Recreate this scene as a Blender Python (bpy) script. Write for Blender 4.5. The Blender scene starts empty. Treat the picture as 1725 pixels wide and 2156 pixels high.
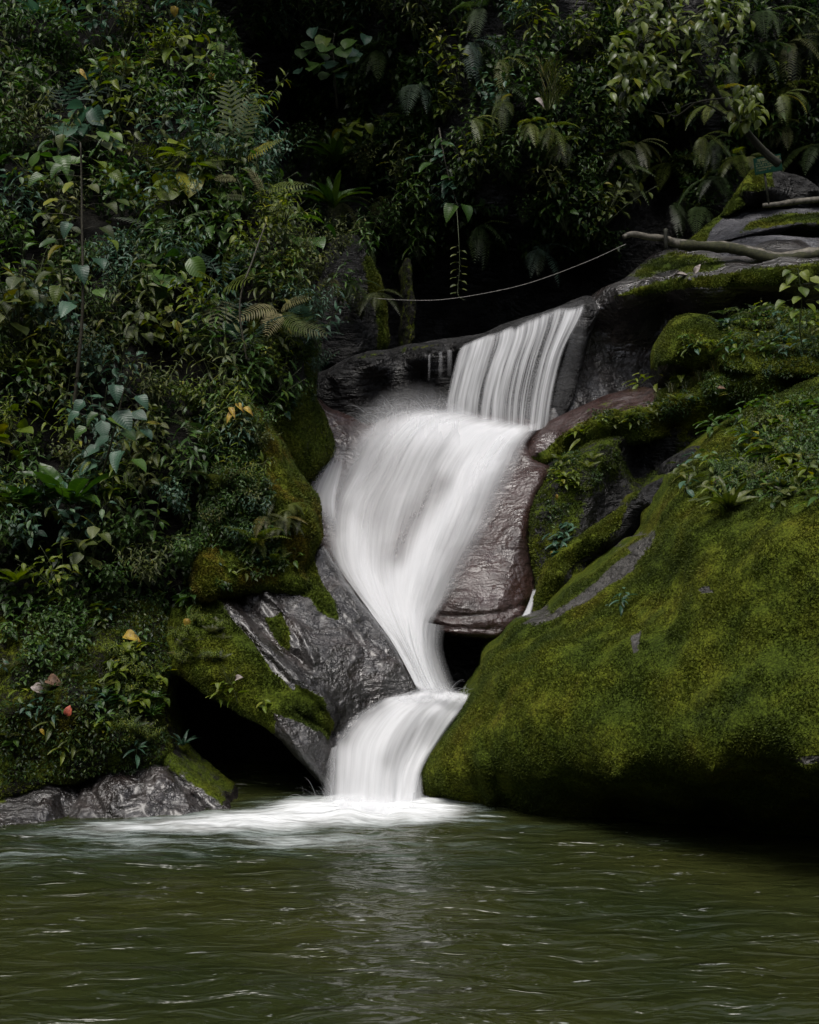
import bpy, math, random
import numpy as np
from mathutils import Vector, Matrix
from mathutils.geometry import delaunay_2d_cdt

random.seed(7)
rng = np.random.default_rng(11)
scene = bpy.context.scene
COL = scene.collection
R = math.radians

# ------------------------------------------------------------------ camera, sky, sun, exposure
H = 2.4
cam_d = bpy.data.cameras.new("camera")
cam = bpy.data.objects.new("camera", cam_d)
COL.objects.link(cam)
cam.location = (0, 0, H)
cam.rotation_euler = (R(90), 0, 0)
cam_d.sensor_fit = 'VERTICAL'
cam_d.angle = 2 * math.atan(1078 / 2668)
cam_d.clip_end = 900
scene.camera = cam

SUN_DIR = Vector((-0.12, -0.40, 0.90)).normalized()
world = bpy.data.worlds.new("World")
scene.world = world
world.use_nodes = True
wn = world.node_tree
bg = wn.nodes["Background"]
sky = wn.nodes.new("ShaderNodeTexSky")
sky.sky_type = 'NISHITA'
sky.sun_disc = False
sky.sun_elevation = math.asin(SUN_DIR.z)
sky.sun_rotation = math.atan2(SUN_DIR.x, SUN_DIR.y)
sky.air_density = 1.0
sky.dust_density = 4.0
sky.ozone_density = 1.0
hs = wn.nodes.new("ShaderNodeHueSaturation")
hs.inputs["Saturation"].default_value = 0.6
wn.links.new(sky.outputs[0], hs.inputs["Color"])
wn.links.new(hs.outputs[0], bg.inputs["Color"])
bg.inputs["Strength"].default_value = 0.10

sun_d = bpy.data.lights.new("sun", 'SUN')
sun_d.energy = 1.4
sun_d.angle = R(25)
sun_d.color = (1.0, 0.97, 0.92)
sun = bpy.data.objects.new("sun", sun_d)
COL.objects.link(sun)
sun.location = (0, 0, 30)
sun.rotation_euler = SUN_DIR.to_track_quat('Z', 'Y').to_euler()

scene.view_settings.view_transform = 'Standard'
scene.view_settings.look = 'None'
scene.view_settings.gamma = 1.0
scene.view_settings.exposure = 0.85
scene.render.engine = 'CYCLES'
scene.cycles.max_bounces = 6
scene.cycles.diffuse_bounces = 3
scene.cycles.glossy_bounces = 3
scene.cycles.transmission_bounces = 4
scene.cycles.transparent_max_bounces = 16
scene.cycles.use_denoising = True
scene.cycles.denoising_prefilter = 'ACCURATE'

# ------------------------------------------------------------------ maths helpers
F, CX, CY = 2668.0, 862.5, 1078.0


def P(u, v, y):
    u, v, y = np.asarray(u, float), np.asarray(v, float), np.asarray(y, float)
    return np.stack([(u - CX) / F * y, y + 0 * u, H - (v - CY) / F * y], -1)


def pool_y(v):
    return H * F / (v - CY)


def _hash(ix, iy, iz, s):
    h = (ix.astype(np.int64) * 374761393 + iy.astype(np.int64) * 668265263 + iz.astype(np.int64) * 2147483647 + s * 974711)
    h = (h ^ (h >> 13)) * 1274126177
    h = h & 0x7fffffff
    h = (h ^ (h >> 15)) * 2246822519
    return ((h & 0xffffff) / float(0xffffff))


def vnoise(p, s=0):
    i = np.floor(p).astype(np.int64)
    f = p - i
    f = f * f * f * (f * (f * 6 - 15) + 10)
    out = 0
    for dx in (0, 1):
        wx = f[:, 0] if dx else 1 - f[:, 0]
        for dy in (0, 1):
            wy = f[:, 1] if dy else 1 - f[:, 1]
            for dz in (0, 1):
                wz = f[:, 2] if dz else 1 - f[:, 2]
                out = out + wx * wy * wz * _hash(i[:, 0] + dx, i[:, 1] + dy, i[:, 2] + dz, s)
    return out * 2 - 1


def fbm(p, octv=4, s=0, gain=0.5):
    a, out, t = 1.0, 0, 0
    for o in range(octv):
        out = out + a * vnoise(p * (2 ** o) + 17.3 * o, s + o)
        t += a
        a *= gain
    return out / t


def smooth(x, a, b):
    t = np.clip((x - a) / (b - a), 0, 1)
    return t * t * (3 - 2 * t)


def seg_dist(q, poly, closed=True):
    poly = np.asarray(poly, float)
    a = poly
    b = np.roll(poly, -1, 0)
    if not closed:
        a, b = a[:-1], b[:-1]
    d = np.full(len(q), 1e9)
    for p0, p1 in zip(a, b):
        e = p1 - p0
        L = max(float(e @ e), 1e-9)
        t = np.clip(((q - p0) @ e) / L, 0, 1)
        dd = q - p0 - t[:, None] * e
        d = np.minimum(d, np.hypot(dd[:, 0], dd[:, 1]))
    return d


def inside(q, poly):
    poly = np.asarray(poly, float)
    c = np.zeros(len(q), bool)
    j = len(poly) - 1
    x, y = q[:, 0], q[:, 1]
    for i in range(len(poly)):
        xi, yi = poly[i]
        xj, yj = poly[j]
        if yi != yj:
            c ^= ((yi > y) != (yj > y)) & (x < (xj - xi) * (y - yi) / (yj - yi) + xi)
        j = i
    return c


def spline(pts, step, closed=False):
    """Catmull-Rom through pts (n,k), resampled about every `step` of the first two columns."""
    p = np.asarray(pts, float)
    n = len(p)
    out = []
    rngi = range(n) if closed else range(n - 1)
    for i in rngi:
        if closed:
            p0, p1, p2, p3 = p[(i - 1) % n], p[i], p[(i + 1) % n], p[(i + 2) % n]
        else:
            p0, p1, p2, p3 = p[max(i - 1, 0)], p[i], p[i + 1], p[min(i + 2, n - 1)]
        m = max(1, int(np.hypot(*(p2 - p1)[:2]) / step))
        t = (np.arange(m) / m)[:, None]
        out.append(0.5 * ((2 * p1) + (-p0 + p2) * t + (2 * p0 - 5 * p1 + 4 * p2 - p3) * t ** 2 + (-p0 + 3 * p1 - 3 * p2 + p3) * t ** 3))
    if not closed:
        out.append(p[-1:])
    return np.concatenate(out)


def curve3(pts, n):
    """n points along a Catmull-Rom curve through 3-D pts."""
    p = np.asarray(pts, float)
    m = len(p) - 1
    t = np.linspace(0, m - 1e-6, n)
    i = t.astype(int)
    f = (t - i)[:, None]
    p0, p1, p2, p3 = p[np.maximum(i - 1, 0)], p[i], p[i + 1], p[np.minimum(i + 2, m)]
    return 0.5 * ((2 * p1) + (-p0 + p2) * f + (2 * p0 - 5 * p1 + 4 * p2 - p3) * f ** 2 + (-p0 + 3 * p1 - 3 * p2 + p3) * f ** 3)


def rbf(ctrl):
    c = np.asarray(ctrl, float)
    q = c[:, :2] / 500
    n = len(c)
    if n == 1:
        return lambda u, v: np.full(len(u), c[0, 2])
    A = np.zeros((n + 3, n + 3))
    A[:n, :n] = np.hypot(q[:, None, 0] - q[None, :, 0], q[:, None, 1] - q[None, :, 1])
    A[:n, n] = 1
    A[:n, n + 1:] = q
    A[n, :n] = 1
    A[n + 1:, :n] = q.T
    b = np.zeros(n + 3)
    b[:n] = c[:, 2]
    w = np.linalg.lstsq(A, b, rcond=None)[0]

    def f(u, v):
        x = np.stack([u, v], -1) / 500
        K = np.hypot(x[:, None, 0] - q[None, :, 0], x[:, None, 1] - q[None, :, 1])
        return K @ w[:n] + w[n] + x @ w[n + 1:]
    return f


# ------------------------------------------------------------------ object helpers
def props(o, label=None, cat=None, group=None, kind=None):
    if label: o["label"] = label
    if cat: o["category"] = cat
    if group: o["group"] = group
    if kind: o["kind"] = kind
    return o


def mk_mesh(name, verts, faces, mat=None, attrs=None, uv=None, smooth_shade=True):
    """faces: (n,3) or (n,4) int array; attrs: {name: per-vertex floats}; uv per vertex (n,2)."""
    verts = np.ascontiguousarray(verts, np.float32)
    faces = np.ascontiguousarray(faces, np.int32)
    k = faces.shape[1]
    me = bpy.data.meshes.new(name)
    me.vertices.add(len(verts))
    me.vertices.foreach_set("co", verts.ravel())
    me.loops.add(faces.size)
    me.loops.foreach_set("vertex_index", faces.ravel())
    me.polygons.add(len(faces))
    me.polygons.foreach_set("loop_start", np.arange(0, faces.size, k, dtype=np.int32))
    me.polygons.foreach_set("loop_total", np.full(len(faces), k, np.int32))
    me.polygons.foreach_set("use_smooth", np.full(len(faces), smooth_shade, bool))
    if uv is not None:
        l = me.uv_layers.new(name="UVMap")
        l.data.foreach_set("uv", np.ascontiguousarray(np.asarray(uv, np.float32)[faces.ravel()]).ravel())
    for k_, a in (attrs or {}).items():
        at = me.attributes.new(k_, 'FLOAT', 'POINT')
        at.data.foreach_set("value", np.ascontiguousarray(a, np.float32))
    me.update(calc_edges=True)
    if mat:
        me.materials.append(mat)
    return me


def obj(name, me, parent=None, mat4=None):
    o = bpy.data.objects.new(name, me)
    COL.objects.link(o)
    if parent is not None:
        o.parent = parent
    if mat4 is not None:
        o.matrix_basis = mat4
    return o


def empty(name, loc, rz=0.0, sc=1.0, rx=0.0):
    o = bpy.data.objects.new(name, None)
    COL.objects.link(o)
    o.location = loc
    o.rotation_euler = (rx, 0, rz)
    o.scale = (sc, sc, sc)
    return o


class MB:
    """collects triangles into one mesh"""
    def __init__(s):
        s.v, s.f, s.n, s.a = [], [], 0, []

    def add(s, v, f, a=None):
        v = np.asarray(v, float)
        s.v.append(v)
        s.f.append(np.asarray(f, int) + s.n)
        s.a.append(np.full(len(v), 0.0 if a is None else a))
        s.n += len(v)

    def tube(s, pts, rad, sides=5, a=None):
        pts = np.asarray(pts, float)
        n = len(pts)
        rad = np.broadcast_to(np.asarray(rad, float), (n,))
        t = np.gradient(pts, axis=0)
        t /= np.linalg.norm(t, axis=1)[:, None] + 1e-9
        ref = np.array([0.31, 0.2, 0.93]) if abs(t[0, 2]) < 0.8 else np.array([0.9, 0.3, 0.1])
        x = np.cross(t, ref)
        x /= np.linalg.norm(x, axis=1)[:, None] + 1e-9
        y = np.cross(t, x)
        ang = np.linspace(0, 2 * np.pi, sides, endpoint=False)
        ring = pts[:, None] + rad[:, None, None] * (x[:, None] * np.cos(ang)[None, :, None] + y[:, None] * np.sin(ang)[None, :, None])
        v = ring.reshape(-1, 3)
        f = []
        for i in range(n - 1):
            for j in range(sides):
                q = [i * sides + j, i * sides + (j + 1) % sides, (i + 1) * sides + (j + 1) % sides, (i + 1) * sides + j]
                f += [[q[0], q[1], q[2]], [q[0], q[2], q[3]]]
        for b in (0, (n - 1) * sides):
            for j in range(1, sides - 1):
                f.append([b, b + j, b + j + 1] if b else [b, b + j + 1, b + j])
        s.add(v, f, a)

    def mesh(s, name, mat, smooth_shade=True):
        return mk_mesh(name, np.concatenate(s.v), np.concatenate(s.f), mat, {"rnd": np.concatenate(s.a)}, smooth_shade=smooth_shade)


# ------------------------------------------------------------------ materials
def new_mat(name):
    m = bpy.data.materials.new(name)
    m.use_nodes = True
    nt = m.node_tree
    b = nt.nodes["Principled BSDF"]
    return m, nt, b, nt.nodes["Material Output"]


def N(nt, t, **kw):
    n = nt.nodes.new(t)
    for k, v in kw.items():
        if k in n.inputs:
            n.inputs[k].default_value = v
        else:
            setattr(n, k, v)
    return n


def noise(nt, vec, scale, detail=4, rough=0.6, dist=0.0):
    n = N(nt, "ShaderNodeTexNoise", Scale=scale, Detail=detail, Roughness=rough, Distortion=dist)
    nt.links.new(vec, n.inputs["Vector"])
    return n.outputs["Fac"]


def ramp(nt, fac, stops):
    r = nt.nodes.new("ShaderNodeValToRGB")
    e = r.color_ramp.elements
    while len(e) < len(stops):
        e.new(0.5)
    for el, (p, c) in zip(e, stops):
        el.position = p
        el.color = (*c, 1) if len(c) == 3 else c
    nt.links.new(fac, r.inputs[0])
    return r.outputs[0]


def mapr(nt, fac, a, b, c=0.0, d=1.0):
    m = N(nt, "ShaderNodeMapRange")
    m.interpolation_type = 'SMOOTHSTEP'
    m.inputs[1].default_value, m.inputs[2].default_value = a, b
    m.inputs[3].default_value, m.inputs[4].default_value = c, d
    nt.links.new(fac, m.inputs[0])
    return m.outputs[0]


def math_n(nt, op, a, b=None, clamp=False):
    m = nt.nodes.new("ShaderNodeMath")
    m.operation = op
    m.use_clamp = clamp
    for i, x in enumerate((a, b)):
        if x is None: continue
        if isinstance(x, (int, float)): m.inputs[i].default_value = x
        else: nt.links.new(x, m.inputs[i])
    return m.outputs[0]


def mixc(nt, fac, a, b):
    m = nt.nodes.new("ShaderNodeMix")
    m.data_type = 'RGBA'
    for s, x in ((m.inputs[0], fac), (m.inputs[6], a), (m.inputs[7], b)):
        if isinstance(x, (int, float)): s.default_value = x
        elif isinstance(x, tuple): s.default_value = (*x, 1)
        else: nt.links.new(x, s)
    return m.outputs[2]


def attr(nt, name):
    a = nt.nodes.new("ShaderNodeAttribute")
    a.attribute_name = name
    return a.outputs["Fac"]


def pos(nt):
    return nt.nodes.new("ShaderNodeTexCoord").outputs["Object"]


def geo_pos(nt):
    return nt.nodes.new("ShaderNodeNewGeometry").outputs["Position"]


def moss_color(nt, rnd=None, warm=False):
    p = geo_pos(nt)
    big = noise(nt, p, 1.6, 4, 0.6)
    col = ramp(nt, big, [(0.30, (0.028, 0.044, 0.006)), (0.46, (0.055, 0.077, 0.008)), (0.60, (0.084, 0.100, 0.009)), (0.76, (0.090, 0.080, 0.009))])
    if warm:
        col = mixc(nt, mapr(nt, noise(nt, p, 2.4, 4, 0.6), 0.44, 0.62, 0.0, 0.6), col, (0.130, 0.080, 0.009))
    col = mixc(nt, mapr(nt, noise(nt, p, 3.3, 4, 0.65), 0.54, 0.70, 0.0, 0.55), col, (0.022, 0.034, 0.006))
    fine = noise(nt, p, 55, 3, 0.7)
    f2 = mapr(nt, fine, 0.3, 0.7, 0.30, 1.25)
    if rnd is not None:
        f2 = mapr(nt, rnd, 0.0, 1.0, 0.62, 1.38)
    hsv = N(nt, "ShaderNodeHueSaturation")
    nt.links.new(col, hsv.inputs["Color"])
    nt.links.new(f2, hsv.inputs["Value"])
    return hsv.outputs[0]


def rock_mat(name, dark, light, accent, rough=(0.16, 0.55), bump=0.5, spec=0.5, scale=1.0, wet_scale=3.0, coat=0.0, warm=False):
    m, nt, b, out = new_mat(name)
    p = geo_pos(nt)
    n1 = noise(nt, p, 2.2 * scale, 6, 0.65, 0.6)
    n2 = noise(nt, p, 14 * scale, 5, 0.7)
    base = ramp(nt, n1, [(0.28, dark), (0.52, light), (0.70, accent)])
    base = mixc(nt, mapr(nt, n2, 0.35, 0.7, 0.0, 0.55), base, dark)
    moss = attr(nt, "moss")
    nm = noise(nt, p, 6.5, 5, 0.75)
    nm2 = noise(nt, p, 34, 3, 0.7)
    k = math_n(nt, 'ADD', moss, math_n(nt, 'MULTIPLY', math_n(nt, 'SUBTRACT', nm, 0.5), 1.15))
    k = math_n(nt, 'ADD', k, math_n(nt, 'MULTIPLY', math_n(nt, 'SUBTRACT', nm2, 0.5), 0.5))
    k = mapr(nt, k, 0.40, 0.56)
    nt.links.new(mixc(nt, k, base, moss_color(nt, None, warm)), b.inputs["Base Color"])
    wet = noise(nt, p, wet_scale, 4, 0.6)
    rr = mapr(nt, wet, 0.35, 0.65, rough[0], rough[1])
    rmix = N(nt, "ShaderNodeMix")
    nt.links.new(k, rmix.inputs[0])
    nt.links.new(rr, rmix.inputs[2])
    rmix.inputs[3].default_value = 0.95
    nt.links.new(rmix.outputs[0], b.inputs["Roughness"])
    sp = mapr(nt, k, 0, 1, spec, 0.08)
    nt.links.new(sp, b.inputs["Specular IOR Level"])
    if coat:
        nt.links.new(mapr(nt, k, 0, 1, coat, 0.0), b.inputs["Coat Weight"])
        b.inputs["Coat Roughness"].default_value = 0.25
        b.inputs["Coat IOR"].default_value = 1.6
    # relief: ridges and pits, fine grain, and the moss pile
    mp = N(nt, "ShaderNodeMapping")
    mp.inputs["Rotation"].default_value = (0, R(52), 0)
    mp.inputs["Scale"].default_value = (0.22, 0.7, 1.15)
    nt.links.new(p, mp.inputs["Vector"])
    pv = mp.outputs[0]
    rg_ = N(nt, "ShaderNodeTexNoise", Scale=6.5 * scale, Detail=3, Roughness=0.5, Distortion=0.7)
    rg_.noise_type = 'RIDGED_MULTIFRACTAL'
    rg_.inputs["Offset"].default_value = 0.9
    rg_.inputs["Gain"].default_value = 1.4
    nt.links.new(pv, rg_.inputs["Vector"])
    h = math_n(nt, 'ADD', math_n(nt, 'MULTIPLY', noise(nt, pv, 11 * scale, 3, 0.6, 0.8), 1.0),
               math_n(nt, 'ADD', math_n(nt, 'MULTIPLY', noise(nt, p, 26 * scale, 3, 0.7), 0.55), math_n(nt, 'MULTIPLY', rg_.outputs["Fac"], -0.22)))
    h = math_n(nt, 'MULTIPLY', h, mapr(nt, noise(nt, p, 3.1, 3, 0.6), 0.36, 0.62, 0.45, 1.2))
    hm = math_n(nt, 'ADD', math_n(nt, 'MULTIPLY', noise(nt, p, 34, 3, 0.7), 0.16), math_n(nt, 'MULTIPLY', noise(nt, p, 11, 3, 0.6), 0.42))
    hh = N(nt, "ShaderNodeMix")
    nt.links.new(k, hh.inputs[0]); nt.links.new(h, hh.inputs[2])
    nt.links.new(math_n(nt, 'ADD', hm, 0.35), hh.inputs[3])
    bp = N(nt, "ShaderNodeBump", Strength=bump, Distance=0.20)
    nt.links.new(hh.outputs[0], bp.inputs["Height"])
    nt.links.new(bp.outputs[0], b.inputs["Normal"])
    return m


M = {}
M["rock_grey"] = rock_mat("wet_grey_rock", (0.006, 0.005, 0.005), (0.022, 0.019, 0.018), (0.048, 0.036, 0.033), (0.18, 0.44), 0.50, spec=0.9, coat=0.42)
M["rock_brown"] = rock_mat("wet_brown_rock", (0.015, 0.008, 0.006), (0.040, 0.021, 0.018), (0.060, 0.038, 0.037), (0.24, 0.44), 0.30, spec=0.7)
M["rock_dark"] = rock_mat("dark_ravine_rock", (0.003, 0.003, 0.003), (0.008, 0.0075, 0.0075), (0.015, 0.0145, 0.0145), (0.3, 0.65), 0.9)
M["rock_pale"] = rock_mat("pale_grey_rock", (0.03, 0.03, 0.034), (0.09, 0.09, 0.10), (0.15, 0.15, 0.16), (0.25, 0.55), 0.8)
M["rock_boulder"] = rock_mat("boulder_rock", (0.018, 0.017, 0.015), (0.060, 0.056, 0.050), (0.10, 0.095, 0.085), (0.3, 0.6), 0.7)
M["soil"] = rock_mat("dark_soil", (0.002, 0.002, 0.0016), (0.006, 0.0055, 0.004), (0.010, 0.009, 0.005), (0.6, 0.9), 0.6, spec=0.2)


def moss_mat(name="moss_pile", warm=False):
    m, nt, b, out = new_mat(name)
    c = moss_color(nt, attr(nt, "rnd"), warm)
    nt.links.new(c, b.inputs["Base Color"])
    b.inputs["Roughness"].default_value = 0.7
    b.inputs["Specular IOR Level"].default_value = 0.25
    tr = N(nt, "ShaderNodeBsdfTranslucent")
    nt.links.new(c, tr.inputs["Color"])
    mx = N(nt, "ShaderNodeMixShader", Fac=0.3)
    nt.links.new(b.outputs[0], mx.inputs[1]); nt.links.new(tr.outputs[0], mx.inputs[2])
    nt.links.new(mx.outputs[0], out.inputs["Surface"])
    return m


M["moss"] = moss_mat()
M["moss_warm"] = moss_mat("rusty_moss_pile", True)
M["rock_warm"] = rock_mat("outcrop_rock", (0.003, 0.003, 0.003), (0.008, 0.0075, 0.0075), (0.015, 0.0145, 0.0145), (0.3, 0.65), 0.9, warm=True)


def leaf_mat(name, dark, mid, light, rough=0.38, veins=True, trans=0.28, spec=0.5):
    m, nt, b, out = new_mat(name)
    oi = nt.nodes.new("ShaderNodeObjectInfo")
    r = math_n(nt, 'FRACT', math_n(nt, 'ADD', oi.outputs["Random"], attr(nt, "rnd")))
    col = ramp(nt, r, [(0.0, dark), (0.5, mid), (0.93, light), (1.0, (light[0] * 1.5, light[1] * 1.15, light[2] * 0.6))])
    uv = nt.nodes.new("ShaderNodeUVMap").outputs[0]
    if veins:
        sx = nt.nodes.new("ShaderNodeSeparateXYZ")
        nt.links.new(uv, sx.inputs[0])
        ax = math_n(nt, 'ABSOLUTE', math_n(nt, 'SUBTRACT', sx.outputs[0], 0.5))
        ph = math_n(nt, 'MULTIPLY', math_n(nt, 'SUBTRACT', sx.outputs[1], math_n(nt, 'MULTIPLY', ax, 0.75)), 8 * 2 * math.pi)
        w = math_n(nt, 'ADD', math_n(nt, 'MULTIPLY', math_n(nt, 'COSINE', ph), 0.5), 0.5)
        vein = mapr(nt, w, 0.80, 1.0)
        mid_r = mapr(nt, ax, 0.0, 0.03, 1.0, 0.0)
        vv = math_n(nt, 'MAXIMUM', math_n(nt, 'MULTIPLY', vein, 0.5), mid_r)
        col = mixc(nt, math_n(nt, 'MULTIPLY', vv, 0.22), col, (light[0] * 1.6, light[1] * 1.5, light[2] * 1.5))
        bp = N(nt, "ShaderNodeBump", Strength=0.16, Distance=0.01)
        nt.links.new(w, bp.inputs["Height"])
        nt.links.new(bp.outputs[0], b.inputs["Normal"])
    blot = noise(nt, geo_pos(nt), 22, 3, 0.6)
    col = mixc(nt, mapr(nt, blot, 0.55, 0.75, 0, 0.35), col, dark)
    nt.links.new(col, b.inputs["Base Color"])
    b.inputs["Roughness"].default_value = rough
    b.inputs["Specular IOR Level"].default_value = spec
    tr = N(nt, "ShaderNodeBsdfTranslucent")
    tc = N(nt, "ShaderNodeHueSaturation", Saturation=1.2, Value=1.3)
    nt.links.new(col, tc.inputs["Color"])
    nt.links.new(tc.outputs[0], tr.inputs["Color"])
    mx = N(nt, "ShaderNodeMixShader", Fac=trans)
    nt.links.new(b.outputs[0], mx.inputs[1]); nt.links.new(tr.outputs[0], mx.inputs[2])
    nt.links.new(mx.outputs[0], out.inputs["Surface"])
    return m


LEAFCOL = {
    "dark green": leaf_mat("leaf_dark_green", (0.017, 0.044, 0.009), (0.037, 0.083, 0.016), (0.066, 0.122, 0.022), spec=.38),
    "blue-green": leaf_mat("leaf_blue_green", (0.022, 0.054, 0.032), (0.041, 0.093, 0.056), (0.068, 0.134, 0.083), 0.42, spec=.4),
    "yellow-green": leaf_mat("leaf_yellow_green", (0.049, 0.081, 0.009), (0.091, 0.134, 0.013), (0.146, 0.177, 0.024), 0.42, trans=0.35, spec=.35),
    "olive": leaf_mat("leaf_olive", (0.029, 0.044, 0.009), (0.056, 0.076, 0.015), (0.093, 0.107, 0.027), 0.45, spec=.35),
    "pale": leaf_mat("leaf_pale", (0.110, 0.134, 0.061), (0.183, 0.207, 0.098), (0.268, 0.268, 0.146), 0.5),
}
M["leaf_mass"] = leaf_mat("leaf_undergrowth", (0.012, 0.029, 0.007), (0.029, 0.059, 0.012), (0.061, 0.095, 0.020), 0.42, veins=False, spec=.3)


def plain_mat(name, c1, c2, rough=0.7, scale=20, bump=0.3):
    m, nt, b, out = new_mat(name)
    p = geo_pos(nt)
    n = noise(nt, p, scale, 4, 0.65)
    nt.links.new(ramp(nt, n, [(0.35, c1), (0.65, c2)]), b.inputs["Base Color"])
    b.inputs["Roughness"].default_value = rough
    bp = N(nt, "ShaderNodeBump", Strength=bump, Distance=0.01)
    nt.links.new(n, bp.inputs["Height"])
    nt.links.new(bp.outputs[0], b.inputs["Normal"])
    return m


M["stem"] = plain_mat("stem_bark", (0.020, 0.017, 0.010), (0.045, 0.040, 0.022), 0.7, 40)
M["green_stem"] = plain_mat("green_stem", (0.025, 0.035, 0.010), (0.05, 0.065, 0.02), 0.6, 40)
M["trunk"] = plain_mat("dark_trunk", (0.008, 0.008, 0.005), (0.022, 0.024, 0.010), 0.8, 18, 0.6)
M["log"] = plain_mat("log_bark", (0.02, 0.018, 0.013), (0.15, 0.135, 0.105), 0.7, 14, 0.6)
M["log_moss"] = plain_mat("log_moss", (0.008, 0.010, 0.003), (0.035, 0.036, 0.010), 0.9, 30, 0.6)
M["cable"] = plain_mat("cable_grey", (0.10, 0.095, 0.085), (0.22, 0.21, 0.19), 0.6, 40)
M["shaded_sign_green"] = plain_mat("shaded_sign_green", (0.002, 0.018, 0.011), (0.003, 0.024, 0.015), 0.5, 20, 0.05)  # green darkened so the colour carries the trees' shade
M["shaded_sign_green"].node_tree.nodes["Principled BSDF"].inputs["Specular IOR Level"].default_value = 0.05
M["sign_paint"] = plain_mat("sign_lettering", (0.05, 0.055, 0.012), (0.08, 0.08, 0.02), 0.6, 20, 0.05)
M["dead_yellow"] = plain_mat("dead_leaf_yellow", (0.14, 0.08, 0.006), (0.34, 0.24, 0.02), 0.6, 25)
M["dead_red"] = plain_mat("dead_leaf_red", (0.16, 0.02, 0.01), (0.38, 0.09, 0.05), 0.6, 25)
M["dead_brown"] = plain_mat("dead_leaf_brown", (0.06, 0.03, 0.015), (0.16, 0.09, 0.05), 0.7, 25)
M["dead_pale"] = plain_mat("dead_leaf_pale", (0.10, 0.08, 0.07), (0.30, 0.26, 0.24), 0.7, 25)
M["grass"] = leaf_mat("grass_blade", (0.03, 0.045, 0.010), (0.055, 0.075, 0.014), (0.10, 0.10, 0.03), 0.5, veins=False)


def fall_mat():
    m, nt, b, out = new_mat("falling_water")
    uv = nt.nodes.new("ShaderNodeUVMap").outputs[0]

    def st(sx, sy, det, ro):
        mp = N(nt, "ShaderNodeMapping")
        mp.inputs["Scale"].default_value = (sx, sy, 1)
        nt.links.new(uv, mp.inputs["Vector"])
        return noise(nt, mp.outputs[0], 1.0, det, ro)
    a = st(13, 0.4, 4, 0.62)
    a0 = st(3.6, 0.25, 2, 0.5)
    c = st(46, 0.6, 3, 0.6)
    s = math_n(nt, 'ADD', math_n(nt, 'MULTIPLY', a, 0.62), math_n(nt, 'MULTIPLY', c, 0.38))
    s = math_n(nt, 'ADD', math_n(nt, 'MULTIPLY', s, 0.78), math_n(nt, 'MULTIPLY', a0, 0.34))
    s = math_n(nt, 'MULTIPLY', math_n(nt, 'SUBTRACT', s, 0.56), 3.2)
    d = attr(nt, "dens")
    ct = attr(nt, "contrast")
    al = math_n(nt, 'ADD', d, math_n(nt, 'MULTIPLY', math_n(nt, 'MULTIPLY', s, ct), math_n(nt, 'MINIMUM', math_n(nt, 'MULTIPLY', d, 2.0), 1.0)))
    al = math_n(nt, 'MAXIMUM', math_n(nt, 'MINIMUM', al, 1.0), 0.0)
    b.inputs["Base Color"].default_value = (0.80, 0.81, 0.83, 1)
    b.inputs["Roughness"].default_value = 0.6
    b.inputs["Specular IOR Level"].default_value = 0.15
    tr = N(nt, "ShaderNodeBsdfTranslucent")
    tr.inputs["Color"].default_value = (0.80, 0.81, 0.83, 1)
    mx = N(nt, "ShaderNodeMixShader", Fac=0.35)
    nt.links.new(b.outputs[0], mx.inputs[1]); nt.links.new(tr.outputs[0], mx.inputs[2])
    tp = N(nt, "ShaderNodeBsdfTransparent")
    m2 = nt.nodes.new("ShaderNodeMixShader")
    nt.links.new(al, m2.inputs[0]); nt.links.new(tp.outputs[0], m2.inputs[1]); nt.links.new(mx.outputs[0], m2.inputs[2])
    nt.links.new(m2.outputs[0], out.inputs["Surface"])
    return m


M["fall"] = fall_mat()


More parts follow.
